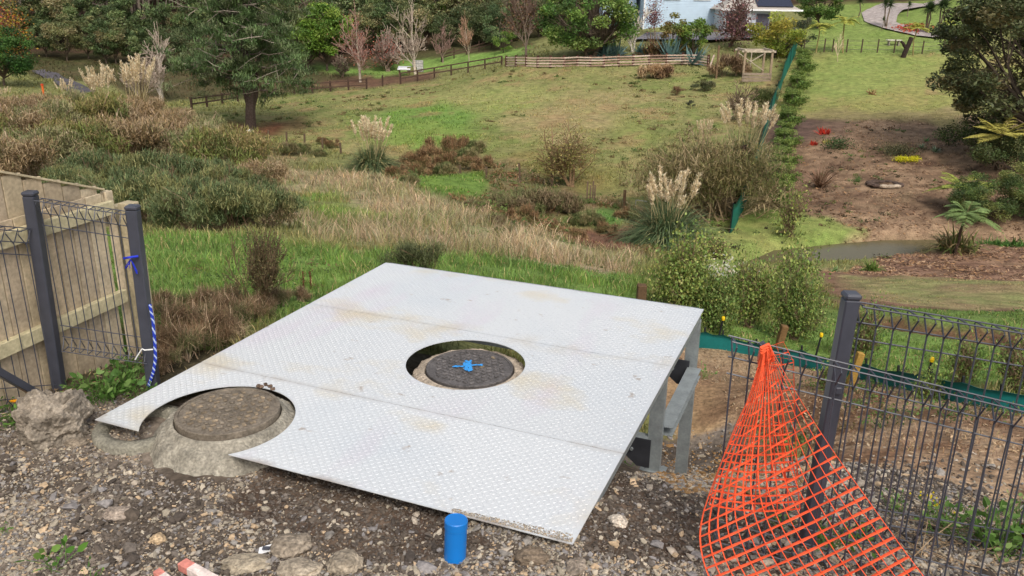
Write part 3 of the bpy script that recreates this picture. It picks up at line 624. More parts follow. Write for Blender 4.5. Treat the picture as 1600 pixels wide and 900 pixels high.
# ------------------------------------------------------------------ blue capped pipe
BLUE = mat('blue_plastic', col=S(18, 118, 200), rough=.42, spec=.5, nscale=8, namp=.06)
pb = at(711, 868); pt = at_z(717, 816, pb[2] + .19)
pipe = empty('capped_pipe', pb, label='short bright blue capped plastic pipe standing in the gravel', cat='pipe')
mm = MB(); lathe(mm, [(.051, -.06), (.051, .175)], 40); a = mm.build('pipe', BLUE, pipe, smooth=True)
mm = MB(); lathe(mm, [(.0515, .15), (.0535, .152), (.0535, .188), (.050, .193), (.046, .191), (0, .1905)], 40); mm.build('cap', BLUE, pipe)
pipe.rotation_euler = (R(-2), R(2), 0)

# ------------------------------------------------------------------ stones
ico = None
def _ico():
    bm = bmesh.new(); bmesh.ops.create_icosphere(bm, subdivisions=1, radius=1); V = np.array([v.co[:] for v in bm.verts]); Fc = np.array([[v.index for v in f.verts] for f in bm.faces]); bm.free(); return V, Fc
IV, IF = _ico()
def stones(name, x, y, size, col, label, cat, sink=.35, flat=.6, extra=0.0):
    n = len(x); z = height(x, y) + extra; rg = np.random.default_rng(len(x)); V0 = IV[None] * (1 + rg.uniform(-.38, .38, (n, len(IV), 1)))
    V0 = V0 * np.stack([rg.uniform(.8, 1.6, n), rg.uniform(.55, 1.0, n), rg.uniform(.35, .7, n) * flat / .6], 1)[:, None, :]
    a = rg.uniform(0, 2 * np.pi, n); b = rg.normal(0, .35, n); ca, sa, cb, sb = np.cos(a), np.sin(a), np.cos(b), np.sin(b)
    X = V0[..., 0] * cb[:, None] + V0[..., 2] * sb[:, None]; Zz = -V0[..., 0] * sb[:, None] + V0[..., 2] * cb[:, None]; Yy = V0[..., 1]
    V = np.stack([X * ca[:, None] - Yy * sa[:, None], X * sa[:, None] + Yy * ca[:, None], Zz], -1) * size[:, None, None] + np.stack([x, y, z + size * sink], 1)[:, None, :]
    Fc = (IF[None] + (np.arange(n) * len(IV))[:, None, None]).reshape(-1, 3)
    m = MB(); m.add(V.reshape(-1, 3), Fc, np.repeat(col, len(IV), 0)); o = m.build(name, STONE)
    return tag(o, label, cat, kind='stuff')
n = 110000
y = np.exp(rng.uniform(np.log(2.5), np.log(4.9), n)); x = rng.uniform(-.8, .72, n) * (y + .2)
s = sdist(x, y, FG) + .25 * fbm(x * 2, y * 2, 3); under = ((np.c_[x, y] - PA[:2]) @ ex[:2], (np.c_[x, y] - PA[:2]) @ ey[:2])
ins = (under[0] > .05) & (under[0] < WX - .05) & (under[1] > .1) & (under[1] < WY - .25)
nm = ((x - c1[0]) ** 2 + (y - c1[1]) ** 2) > (.50 + .1 * fbm(x * 5, y * 5, 8)) ** 2
k = (s > 0) & ~ins & nm
x, y = x[k], y[k]; n = len(x)
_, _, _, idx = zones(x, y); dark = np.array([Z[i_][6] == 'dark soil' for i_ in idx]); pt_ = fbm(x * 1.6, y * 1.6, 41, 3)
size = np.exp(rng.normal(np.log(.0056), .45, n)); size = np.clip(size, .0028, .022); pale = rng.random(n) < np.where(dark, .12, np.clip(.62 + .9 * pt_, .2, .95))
pal = np.array([S(170,158,142), S(148,142,134), S(184,172,152), S(136,131,128), S(184,160,130), S(158,148,130)])
dk = np.array([S(94,84,74), S(104,94,84), S(116,107,98), S(84,76,69)])
col = np.where(pale[:, None], pal[rng.integers(0, 6, n)], dk[rng.integers(0, 4, n)]) * rng.uniform(.72, 1.12, (n, 1))
keep = ~dark | (rng.random(n) < .9)
stones('gravel', x[keep], y[keep], size[keep], col[keep], 'loose grey and tan crushed stone mixed with brown earth in the foreground', 'gravel')
# coarser scatter
n = 1300; y = np.exp(rng.uniform(np.log(2.6), np.log(4.7), n)); x = rng.uniform(-.8, .72, n) * y; under = ((np.c_[x, y] - PA[:2]) @ ex[:2], (np.c_[x, y] - PA[:2]) @ ey[:2])
k = (sdist(x, y, FG) > .02) & ~((under[0] > .0) & (under[0] < WX) & (under[1] > .1) & (under[1] < WY - .03)) & (((x - c1[0]) ** 2 + (y - c1[1]) ** 2) > .62 ** 2)
x, y = x[k], y[k]; n = len(x); col = np.where(rng.random((n, 1)) < .72, pal[rng.integers(0, 6, n)], dk[rng.integers(0, 4, n)]) * rng.uniform(.8, 1.15, (n, 1))
stones('coarse_gravel', x, y, np.clip(np.exp(rng.normal(np.log(.016), .4, n)), .01, .04), col, 'larger pale broken stones scattered over the earth', 'gravel', .3)
# gravel spilled down the slope right of the platform
n = 16000; y = rng.uniform(4.0, 7.6, n); x = rng.uniform(.15, .34, n) * y + rng.uniform(-.4, .5, n); k = (x > .9 + (y - 4) * .12) & (rng.random(n) < np.clip((7.6 - y) / 3, 0, 1))
x, y = x[k], y[k]; n = len(x); col = np.where(rng.random((n, 1)) < .5, pal[rng.integers(0, 6, n)], np.array([S(150,118,80)])) * rng.uniform(.7, 1.15, (n, 1))
stones('slope_gravel', x, y, np.clip(np.exp(rng.normal(np.log(.010), .4, n)), .005, .03), col, 'yellow brown gravel spilled down the bank beside the platform legs', 'gravel')
# gravel under the right fence
n = 9000; y = rng.uniform(3.0, 5.2, n); x = rng.uniform(1.0, 4.0, n); k = rng.random(n) < np.clip((5.2 - y) / 1.3, 0, 1) * (.5 + fbm(x * 3, y * 3, 6)); x, y = x[k], y[k]; n = len(x)
col = np.where(rng.random((n, 1)) < .5, pal[rng.integers(0, 6, n)], dk[rng.integers(0, 4, n)]) * rng.uniform(.7, 1.1, (n, 1))
stones('fence_gravel', x, y, np.clip(np.exp(rng.normal(np.log(.010), .4, n)), .005, .03), col, 'grey stones lying under the black fence panels', 'gravel')
# a little earth and grit swept on to the front right corner of the plate
n = 900; q = rng.random(n); r_ = rng.random(n) ** 2; lx = WX - .62 * q - .01; ly = WY - .012 - .06 * r_ * (1 - q * .6)
P = PA + lx[:, None] * ex + ly[:, None] * ey
V0 = IV[None] * np.array([1, .8, .5]) * rng.uniform(.7, 1.2, (n, 12, 1)); sz = rng.uniform(.002, .0055, n)
m = MB(); m.add((V0 * sz[:, None, None] + (P + UP * .002)[:, None, :]).reshape(-1, 3), (IF[None] + (np.arange(n) * 12)[:, None, None]).reshape(-1, 3), np.repeat(pal[rng.integers(0, 6, n)] * .9, 12, 0))
tag(m.build('grit', STONE), 'pale grit lying on the near right corner of the platform', 'grit', kind='stuff')

def rock_mesh(size, seed, col, sub=4, rough_=.28, flat=.7, stretch=1.3, freq=1.3):
    bm = bmesh.new(); bmesh.ops.create_icosphere(bm, subdivisions=sub, radius=1); V = np.array([v.co[:] for v in bm.verts]); Fc = np.array([[v.index for v in f.verts] for f in bm.faces]); bm.free()
    d = V.copy(); n1 = fbm(d[:, 0] * freq + seed * 3.3, d[:, 1] * freq + d[:, 2] * 1.7, seed, 5) + .7 * fbm(d[:, 2] * freq * 1.3 + seed, d[:, 0] * freq - d[:, 1], seed + 9, 5)
    st = np.round(n1 * 4) / 4 * .5 + n1 * .5; V = V * (1 + rough_ * st)[:, None]; V = V * (1 + (.05 * fbm(d[:, 0] * 6 + seed, d[:, 1] * 6 + d[:, 2] * 5, seed + 5, 3) * 2 + .05 * fbm(d[:, 0] * 15, d[:, 1] * 15 + d[:, 2] * 11, seed + 6, 2)))[:, None]
    V += .02 * fbm(d[:, 0] * 9, d[:, 1] * 9 + d[:, 2] * 7, seed, 3)[:, None] * d
    V = V * np.array([stretch, 1, flat]) * size; V[:, 2] = np.maximum(V[:, 2], -size * flat * .6)
    cc = np.array(col) * (1 + .45 * fbm(d[:, 0] * 3, d[:, 1] * 3 + d[:, 2] * 3, seed + 2, 5) + .4 * fbm(d[:, 0] * 14, d[:, 1] * 14 + d[:, 2] * 9, seed + 3, 2))[:, None]; m = MB(); m.add(V, Fc, np.clip(cc, .01, .9)); return m
def rock(u, v, size, seed, col, label, name='rock', cat='rock', grp=None, rz=0, **k):
    P = at(u, v); o = rock_mesh(size, seed, col, **k).build(name, CONC); o.location = (P[0], P[1], hz(P[0], P[1]) + size * k.get('flat', .7) * .3); o.rotation_euler = (0, 0, rz); return tag(o, label, cat, grp)
rock(90, 682, .195, 12, S(142,132,118), 'big jagged lump of broken concrete and earth by the foot of the fence post', 'concrete_chunk', 'rubble', flat=1.15, stretch=1.12, rough_=.42, rz=.5, sub=5)
rock(383, 884, .075, 21, S(158,146,126), 'flat pale crumbly concrete lump left of the litter scrap in the foreground', 'concrete_lump', 'rubble', flat=.45, stretch=1.4)
rock(455, 858, .08, 23, S(142,130,114), 'broad grey brown concrete lump topmost of the foreground group', 'concrete_lump', 'rubble', flat=.6, stretch=1.3, rz=.4)
rock(468, 892, .075, 25, S(158,146,128), 'low pale concrete lump cut by the bottom edge between two others', 'concrete_lump', 'rubble', flat=.5, stretch=1.5)
rock(540, 882, .075, 27, S(152,140,122), 'rounded concrete lump nearest the blue pipe in the foreground', 'concrete_lump', 'rubble', flat=.6, stretch=1.1, rz=1)
rock(186, 803, .055, 31, S(158,144,130), 'grey wedge shaped stone alone on the gravel below the manhole dome', flat=.55, stretch=1.5)
rock(248, 844, .035, 33, S(184,160,128), 'buff block of stone on the foreground gravel', flat=.8, stretch=1.1)
rock(966, 818, .042, 35, S(190,178,162), 'pale rough stone on dark earth right of the platform corner', flat=.8, stretch=1.1)
rock(830, 872, .06, 37, S(118,104,88), 'brown flat stone just below the near right platform corner', flat=.6)
rock(375, 730, .055, 39, S(150,136,116), 'rounded tan stone under the near tip of the notched plate', flat=.7)
rock(120, 695, .045, 41, S(132,120,104), 'thin slab of stone beneath the big concrete lump', flat=.4, stretch=1.6)
rock(900, 890, .045, 43, S(140,128,114), 'grey stone at the bottom edge below the platform corner', flat=.6, rz=1.2)

# ------------------------------------------------------------------ mesh fencing
def mesh_panel(T0, T1, hgt, n_dir, sp=.072, r=.0040, drop=(0, 0), lean=0.0, skip=0, name='mesh_panel', double=False):
    """wires of a roll top panel; T0,T1 top line ends"""
    T0 = np.array(T0, float); T1 = np.array(T1, float); L = np.linalg.norm(T1 - T0); n = max(2, int(round(L / sp))); m = MB(); nd = unit(n_dir)
    dn = unit(np.array([0, 0, -1.0]) + nd * lean)
    P = lambda s, a, b: T0 + (T1 - T0) * s + nd * a + dn * b
    for k in range(n + 1):
        s = (k + .25) / (n + .5)
        prof = [(0, .095), (.046, .014), (.036, .0), (-.040, .0), (-.046, .012), (-.004, .085)]
        tube(m, [P(s, a, b) for a, b in prof], r, 5)
        tube(m, [P(s, 0, .08), P(s, .0, hgt / 2), P(s, 0, hgt - .075)], r, 5)
        tube(m, [P(s, a, hgt - b) for a, b in [(0, .08), (.038, .01), (.028, 0), (-.034, 0), (-.038, .01), (-.004, .07)]], r, 5)
    for a, b in ((.036, -.003), (-.034, -.003), (-.006, .082), (-.006, .16)):
        tube(m, [P(s, a, b) for s in np.linspace(0, 1, 5)], r, 5)
        tube(m, [P(s, a, hgt - b) for s in np.linspace(0, 1, 5)], r, 5)
    return m
def post(base, top, w_=.065, parent=None):
    base = np.array(base, float); top = np.array(top, float); d = unit(top - base); m = MB(); X = unit(np.cross((0, 1, 0), d)); Y = np.cross(d, X)
    box(m, (base + top) / 2 - d * .01, (w_, w_, np.linalg.norm(top - base)), axes=[X, Y, d], bev=.006); o = m.build('post', BLACKMETAL)
    m = MB(); box(m, top + d * .004, (w_ + .008, w_ + .008, .028), axes=[X, Y, d], bev=.009); c = m.build('post_cap', BLACKMETAL); return o, c
# right fence: post with a panel running out to the right
pb_ = at_y(1257, 862, 3.42); ptp = at_y(1330, 463, 3.42)
fr = empty('mesh_fence', pb_, label='black post and upright mesh panel at the right edge behind the orange netting', cat='fence')
for o in post(pb_ - [0, 0, .1], ptp): child(o, fr)
t0 = at_y(1341, 476, 3.42); t1 = at_y(1600, 519, 3.38); t1 = t0 + (t1 - t0) * 1.9
child(mesh_panel(t0, t1, 1.16, (0.1, -1, 0), .078).build('mesh_panel', BLACKMETAL), fr)
for v_ in (582, ):
    P = at_y(1301, v_ + 22, 3.42) + [.01, -.04, 0]; m = MB(); box(m, P, (.03, .02, .035), bev=.004); child(m.build('clip', BLACKMETAL), fr)
# loose lower panel in front
q0 = at_y(1141, 530, 3.32); q1 = at_y(1600, 640, 3.12); q1 = q0 + (q1 - q0) * 1.35
lp = empty('loose_fence_panel', [q0[0], q0[1], -2.5], label='loose black roll top panel leaning in front of the post with netting tied to it', cat='fence panel')
child(mesh_panel(q0, q1, .98, (0, -1, 0), .074, lean=.03).build('mesh_panel', BLACKMETAL), lp)
# left fence
a0 = at_y(92, 605, 4.98); a1 = at_y(47, 303, 4.98); b0 = at_y(240, 607, 4.98); b1 = at_y(207, 325, 4.98)
fl = empty('mesh_fence', a0, label='black mesh fence end of two posts and a narrow panel before the timber fence', cat='fence')
for o in post(a0 - [0, 0, .1], a1, .07) + post(b0 - [0, 0, .1], b1, .07): child(o, fl)
child(mesh_panel(at_y(58, 312, 4.96), at_y(200, 334, 4.96), .985, (0, -1, 0), .055, .0034).build('mesh_panel', BLACKMETAL), fl)
child(mesh_panel(at_y(-330, 330, 4.0), at_y(42, 360, 4.9), 1.2, (-.3, -1, 0), .075, .0034, lean=.0).build('mesh_panel', BLACKMETAL), fl)
m = MB(); bar(m, at(84, 636) + [0, 0, .03], at_y(-110, 520, 4.1), .06, .045, bev=.005); tag(m.build('fallen_post', BLACKMETAL), 'fallen black steel post lying against the timber fence', 'post')
ROPE = mat('blue_rope', rough=.8)
m = MB(); pts = [at_y(u, v, 4.93) for u, v in [(234,476),(239,500),(242,535),(243,560),(240,580),(236,592),(232,604)]]; pts = np.array(pts)
tt = np.linspace(0, 1, 90); base_l = np.stack([np.interp(tt, np.linspace(0, 1, len(pts)), pts[:, k]) for k in range(3)], 1)
for ph, cc in ((0, S(36,60,170)), (2.1, S(36,60,170)), (4.2, S(170,186,220))):
    tube(m, base_l + np.c_[np.cos(tt * 80 + ph), np.sin(tt * 80 + ph) * .6, np.zeros(90)] * .006, .0055, 5, cc)
tag(m.build('rope', ROPE), 'blue twisted rope hanging down the right post of the left fence', 'rope')
m = MB(); P = at_y(204, 405, 4.93)
for k in range(9): a = rng.uniform(0, 6.28); tube(m, [P, P + np.array([math.cos(a) * .02, -.01, -.02 - .03 * rng.random()]), P + np.array([math.cos(a) * .035, -.01, -.07 * rng.random() - .03])], .006, 4, S(40,58,190), flat=.4)
tube(m, [P + [-.04, .0, .005], P + [0, -.03, .02], P + [.05, 0, .02]], .008, 5, S(40,58,190))
tag(m.build('ribbon', ROPE), 'small knot of royal blue ribbon tied on the wire by the post', 'ribbon')
m = MB(); tube(m, [at_y(u, v, 4.90) for u, v in [(239,546),(226,547),(222,545),(216,554),(211,562)]], .0045, 5, S(225,225,222)); tag(m.build('cable_tie', PLAIN), 'white cable tie looped round the left fence post', 'cable tie')

# ------------------------------------------------------------------ timber fence
f0 = np.array([-3.45, 3.72, 0.]); f1 = at_y(196, 578, 5.62); f1[2] = 0; fd = unit(f1 - f0); fn = np.array([fd[1], -fd[0], 0.])   # normal towards the camera side
def on_line(u, v):
    d = ray(u, v); A = np.array([[d[0], -fd[0]], [d[1], -fd[1]]]); k = np.linalg.solve(A, f0[:2]); return d * k[0], k[1]
tf = empty('timber_fence', [f1[0], f1[1], -2.6], label='weathered pale timber paling fence with rails at the left edge', cat='fence')
Lf = np.linalg.norm(f1 - f0)
zt = lambda s: np.interp(s, [on_line(0, 270)[1], on_line(165, 298)[1]], [on_line(0, 270)[0][2], on_line(165, 298)[0][2]]) if True else 0
sA, sB = on_line(0, 270)[1], on_line(165, 298)[1]; zA, zB = on_line(0, 270)[0][2], on_line(165, 298)[0][2]
ztop = lambda s: zA + (zB - zA) * (s - sA) / (sB - sA)
zmid = on_line(80, 324)[0][2]; zr1 = on_line(80, 350)[0][2]; zr2 = on_line(100, 500)[0][2]; zb1 = -2.62
m = MB(); m2 = MB(); s = -.6; wd = .145; k = 0
while s < sB + .01:
    c_ = np.array(S(188, 172, 146)) * rng.uniform(.76, 1.12) * np.array([1, rng.uniform(.96, 1.02), rng.uniform(.9, 1.04)])
    q = f0 + fd * (s + wd / 2); zz0 = hz(q[0], q[1]) - .02; ww = min(wd, sB - s + .02) - .008
    if ww > .03: bar(m, [q[0], q[1], zz0], [q[0], q[1], zmid], ww, .018, c_, up=fn, bev=.002)
    q2 = q - fn * .03; bar(m2, [q2[0], q2[1], zmid - .25], [q2[0], q2[1], ztop(s + wd / 2)], ww, .018, c_ * rng.uniform(.92, 1.02), up=fn, bev=.002)
    s += wd; k += 1
child(m.build('lower_palings', WOOD), tf); child(m2.build('upper_palings', WOOD), tf)
for zz_, tilt in ((zr1, 0), (zr2, 0)):
    m = MB(); a = f0 - fd * .6 + fn * .034; b = f0 + fd * (sB - .0) + fn * .034; bar(m, [*a[:2], zz_], [*b[:2], zz_], .045, .095, S(186,176,142), up=UP, bev=.004); child(m.build('rail', WOOD), tf)
m = MB(); a = f0 - fd * .6 - fn * .03; b = f0 + fd * sB - fn * .03; bar(m, [*a[:2], ztop(-.6) + .008], [*b[:2], ztop(sB) + .008], .05, .014, S(184,170,140), up=UP, bev=.002); child(m.build('capping', WOOD), tf)
for (u, v0, v1, yy, ww) in ((200, 316, 600, 5.75, .10), (185, 320, 560, 5.95, .09)):
    m = MB(); P1 = at_y(u, v0, yy); P0 = P1.copy(); P0[2] = -2.7; bar(m, P0, P1, ww, ww, S(164,152,124), up=fd, bev=.004); child(m.build('post', WOOD), tf)
# ------------------------------------------------------------------ orange netting
ORNG = mat('orange_plastic', col=S(253, 104, 62), rough=.5, spec=.35, transl=.15)
def spl(pts, t):
    pts = np.array(pts, float); k = np.linspace(0, 1, len(pts)); i = np.clip((t * (len(pts) - 1)).astype(int), 0, len(pts) - 2); f = t * (len(pts) - 1) - i
    g = np.gradient(pts, axis=0); p0, p1, m0, m1 = pts[i], pts[i + 1], g[i], g[i + 1]; f = f[:, None]
    return (2*f**3-3*f**2+1)*p0 + (f**3-2*f**2+f)*m0 + (-2*f**3+3*f**2)*p1 + (f**3-f**2)*m1
def ground_y(u, v, y):
    P = at_y(u, v, y); g = -2.47
    if P[2] < g: P = at_z(u, v, g)
    return P
def net(left, right, ytop, ybot, nt_, ns_, wth, wtv, phase, mb, wob=.01, ybulge=0.0):
    S_ = np.linspace(0, 1, ns_); T_ = np.linspace(0, 1, nt_)
    Lp = spl(left, T_); Rp = spl(right, T_); G = np.zeros((nt_, ns_, 3))
    for a in range(nt_):
        for b in range(ns_):
            s = S_[b]; sag = math.sin(s * math.pi)
            u = Lp[a, 0] * (1 - s) + Rp[a, 0] * s; v = Lp[a, 1] * (1 - s) + Rp[a, 1] * s + 8 * sag * T_[a] * (1 - .3 * s)
            y = ytop + (ybot - ytop) * T_[a] + ybulge * sag * math.sin(T_[a] * 3) + wob * math.sin(s * 17 + T_[a] * 5 + phase)
            G[a, b] = ground_y(u, v, y)
    for a in range(nt_): tube(mb, G[a], wth * min(1, .45 + T_[a]) * (.9 + .25 * (np.arange(ns_) % 2)), 6, flat=.22)
    for b in range(ns_): tube(mb, G[:, b], wtv * np.minimum(1, .5 + T_), 5, flat=.4)
    return G
on = empty('orange_netting', [1.15, 3.2, -2.5], label='orange plastic barrier netting gathered and tied to the top of the fence panel', cat='netting')
m = MB(); net([(1192,548),(1163,640),(1122,735),(1096,815),(1098,872),(1120,925),(1160,985),(1215,1045),(1280,1100)], [(1202,540),(1230,590),(1266,650),(1304,708),(1341,760),(1378,812),(1414,862),(1452,912),(1490,960)], 3.24, 2.98, 27, 17, .0084, .0046, 0, m)
child(m.build('outer_sheet', ORNG), on)
m = MB(); net([(1198,550),(1180,600),(1152,660),(1132,710),(1118,750),(1108,788)], [(1205,552),(1218,600),(1226,660),(1236,710),(1245,755),(1250,795)], 3.27, 3.15, 18, 9, .0074, .0052, 2, m, wob=.022)
child(m.build('inner_fold', ORNG), on)
m = MB(); net([(1200,556),(1202,620),(1204,680),(1206,740)], [(1240,562),(1241,620),(1243,680),(1246,748)], 3.30, 3.24, 12, 3, .004, .006, 1, m, wob=.004); net([(1190,545),(1186,562)], [(1224,534),(1240,566)], 3.25, 3.28, 3, 4, .005, .004, 1, m)
for dv in (0, 4, 8): tube(m, [at_y(1186, 560 + dv, 3.27), at_y(1190, 543 + dv, 3.22), at_y(1200, 538 + dv, 3.24), at_y(1208, 556 + dv, 3.25)], .008, 6)
child(m.build('tied_corner', ORNG), on)
m = MB(); P = at_y(1198, 548, 3.28); tube(m, [P + [-.03, 0, .04], P + [.0, -.03, 0], P + [.03, .0, -.04]], .014, 6, S(30,30,34)); tag(m.build('black_tie', BLACKMETAL), 'black tape knot holding the netting to the wire panel', 'tie')
# ------------------------------------------------------------------ plants: builders
def rot_rand(n, up=.3, rg=rng):
    nrm = rg.normal(size=(n, 3)); nrm[:, 2] = np.abs(nrm[:, 2]) + up; nrm /= np.linalg.norm(nrm, axis=1)[:, None]
    t = rg.normal(size=(n, 3)); t -= nrm * (t * nrm).sum(1)[:, None]; t /= np.linalg.norm(t, axis=1)[:, None]; return t, np.cross(nrm, t)
def leaves(m, P, size, col, jit=.22, asp=.5, up=.3, rg=rng, hue=.08, fold=.0):
    n = len(P); a, b = rot_rand(n, up, rg); s = size * rg.uniform(.6, 1.35, n)[:, None]
    V = np.stack([P - a * s * .5, P + b * s * asp * .5 - a * s * .05, P + a * s * .5, P - b * s * asp * .5 - a * s * .05], 1).reshape(-1, 3)
    c = np.broadcast_to(np.asarray(col, float), (n, 3)) * (1 + rg.normal(0, jit, n))[:, None] * np.c_[1 + rg.normal(0, hue, n), np.ones(n), 1 + rg.normal(0, hue, n)]
    m.add(V, (np.arange(n) * 4)[:, None] + np.arange(4)[None], np.repeat(np.clip(c, .005, .9), 4, 0)); return m
def crown_points(n, c, rad, K, rc, rg, shell=.55, low=-.6):
    c = np.array(c, float); rad = np.array(rad, float); d = rg.normal(size=(K * 3, 3)); d /= np.linalg.norm(d, axis=1)[:, None]; d = d[d[:, 2] > low][:K]; K = len(d)
    cc = c + d * rad * (shell + (1 - shell) * rg.random((K, 1)) ** .6); w_ = rg.uniform(.5, 1.5, K); k = rg.choice(K, n, p=w_ / w_.sum())
    q = rg.normal(size=(n, 3)); q /= np.linalg.norm(q, axis=1)[:, None]; q *= (rg.random((n, 1)) ** .4)
    P = cc[k] + q * rc * (.6 + .6 * (w_[k, None] - .5)) * np.array([1, 1, .62]); return P, k, cc
def limb(m, a, b, r0, r1, col, rg, sag=.12, k=5, n=5):
    a = np.array(a, float); b = np.array(b, float); t = np.linspace(0, 1, n)[:, None]; L = np.linalg.norm(b - a)
    P = a + (b - a) * t + np.sin(t * np.pi) * rg.normal(0, sag * L * .5, 3) + rg.normal(0, .012 * L, (n, 3)) * (t > 0) * (t < 1)
    tube(m, P, np.linspace(r0, r1, n), k, col, cap=False); return P
def leafy_tree(h, rad, cols, seed, n=5000, leaf=.25, K=26, rc=None, trunk_h=None, tr=.16, bark=S(92,80,68), cz=None, low=-.5, shell=.5, name='tree', multi=1, asp=.55, jit=.2, nl=14, up=.3):
    """builds a tree standing at the origin; returns its root"""
    rg = np.random.default_rng(seed); root = empty(name, (0, 0, 0)); rad = np.array(rad, float); rc = rc or rad.mean() * .34
    cz = cz if cz is not None else h - rad[2]; c = np.array([0, 0, cz]); P, k, cc = crown_points(n, c, rad - rc * .5, K, rc, rg, shell, low)
    P[:, 2] = np.maximum(P[:, 2], .05 + .1 * rg.random(n)); cols = np.array(cols); kc = cols[rg.integers(0, len(cols), len(cc))] * rg.uniform(.8, 1.25, (len(cc), 1))
    m = MB(); leaves(m, P, leaf, kc[k], jit, asp, rg=rg, up=up); m.build('crown', LEAF, root)
    m = MB(); th = trunk_h if trunk_h is not None else max(.15, cz - rad[2] * .4)
    for q in range(multi):
        off = rg.normal(0, tr * 1.5, 2) * (multi > 1); top = np.array([off[0] * 3, off[1] * 3, th]); limb(m, (off[0], off[1], -.3), top, tr, tr * .7, bark, rg, .06, 7, 6)
        for i_ in rg.choice(len(cc), min(nl, len(cc)), replace=False):
            b = c + (cc[i_] - c) * .9; mid = limb(m, top, b, tr * .55, tr * .12, bark, rg, .15, 4, 5)
            limb(m, mid[2], mid[2] + (b - mid[2]) * .8 + rg.normal(0, rc * .6, 3), tr * .25, tr * .06, bark, rg, .1, 3, 4)
    m.build('trunk', BARK, root); return root
def bare_tree(h, seed, col=S(150,134,122), r=.12, spread=.62, depth=5, trunk=.28, up=.25, kids=3, minr=.014, tip=None, tipcol=None, tipn=0, tips=.16, multi=1, name='bare_tree', twcol=None):
    rg = np.random.default_rng(seed); root = empty(name, (0, 0, 0)); mt_ = MB(); mb = MB(); tipsP = []
    twcol = col if twcol is None else twcol
    def grow(a, d, L, rr, dp):
        n = 4 if dp > 2 else 3; t = np.linspace(0, 1, n)[:, None]; d2 = unit(d + np.array([0, 0, up * .5]) + rg.normal(0, .12, 3)); b = a + d * L * .5 + d2 * L * .5
        P = a * (1 - t) ** 2 + 2 * (a + d * L * .5) * t * (1 - t) + b * t ** 2; k = 5 if dp >= depth - 1 else 3
        tube(mt_ if dp == depth else mb, P, np.maximum(np.linspace(rr, rr * .6, n), minr), k, col if dp > 2 else twcol, cap=False)
        if dp <= 1: tipsP.append(b); return
        for q in range(kids + (rg.random() < .4)):
            f_ = rg.uniform(.45, 1.0) if q else 1.0; s0 = a * (1 - f_) ** 2 + 2 * (a + d * L * .5) * f_ * (1 - f_) + b * f_ ** 2
            ax = rg.normal(size=3); ax -= d2 * (ax @ d2); ax = unit(ax); an = spread * rg.uniform(.8, 1.5) * (.22 if q == 0 else 1)
            nd = unit(d2 * math.cos(an) + ax * math.sin(an) + np.array([0, 0, up * .25])); grow(s0, nd, L * (rg.uniform(.8, .95) if q == 0 else rg.uniform(.5, .78)), rr * (.7 if q == 0 else rg.uniform(.35, .5)), dp - 1)
    for q in range(multi):
        d = unit(np.array([rg.normal(0, .08 + .2 * (multi > 1)), rg.normal(0, .08 + .2 * (multi > 1)), 1])); grow(np.array([0, 0, -min(.2, .04 * h)]) + (np.r_[rg.normal(0, .03, 2), 0] if multi > 1 else 0), d, h * trunk, r, depth)
    if multi > 1: tube(mt_, [(0, 0, -min(.2, .04 * h) - .1), (0, 0, .02 * h)], [.1, .08], 7, col)
    V = np.concatenate(mb.V); hz_ = V[:, 2].max(); sc = h / hz_
    for mm_ in (mt_, mb): mm_.V = [v * sc for v in mm_.V]
    mt_.build('trunk', BARK, root); mb.build('branches', BARK, root)
    if tipn:
        T = np.array(tipsP) * sc; P = T[rg.integers(0, len(T), tipn)] + rg.normal(0, tips * 2.2, (tipn, 3)); m = MB(); tc_ = np.array(tipcol); leaves(m, P, tips, tc_[rg.integers(0, len(tc_), tipn)], .25, .6, rg=rg); m.build('leaves', LEAF, root)
    return root
def strips(m, B, D, L, bend, wid, col, nseg=4, jit=.18, rg=rng, tip=.15):
    """arching blades: base B, unit direction D, length L, droop bend"""
    n = len(B); t = np.linspace(0, 1, nseg + 1)[None, :, None]; L = np.broadcast_to(L, (n,))[:, None, None]; bend = np.broadcast_to(bend, (n,))[:, None, None]
    P = B[:, None] + D[:, None] * L * t + np.array([0, 0, -1.0]) * bend * L * t ** 2.2
    side = np.cross(D, [0, 0, 1.0]); side /= np.linalg.norm(side, axis=1)[:, None] + 1e-6; tw = rg.normal(0, .4, (n, 3)); side = side + tw * .5; side /= np.linalg.norm(side, axis=1)[:, None]
    wv = side[:, None] * (np.broadcast_to(wid, (n,))[:, None, None] / 2) * (1 - (1 - tip) * t ** 1.5); V = np.stack([P - wv, P + wv], 2).reshape(n, -1, 3)
    k = (np.arange(n) * (nseg + 1) * 2)[:, None, None] + (np.arange(nseg) * 2)[None, :, None] + np.array([0, 1, 3, 2])[None, None]
    c = np.broadcast_to(np.asarray(col, float), (n, 3)) * (1 + rg.normal(0, jit, n))[:, None]; m.add(V.reshape(-1, 3), k.reshape(-1, 4), np.repeat(np.clip(c, .01, .9), (nseg + 1) * 2, 0)); return m
def fan_dirs(n, el0, el1, rg):
    a = rg.uniform(0, 2 * np.pi, n); e = rg.uniform(el0, el1, n); return np.c_[np.cos(a) * np.cos(e), np.sin(a) * np.cos(e), np.sin(e)]
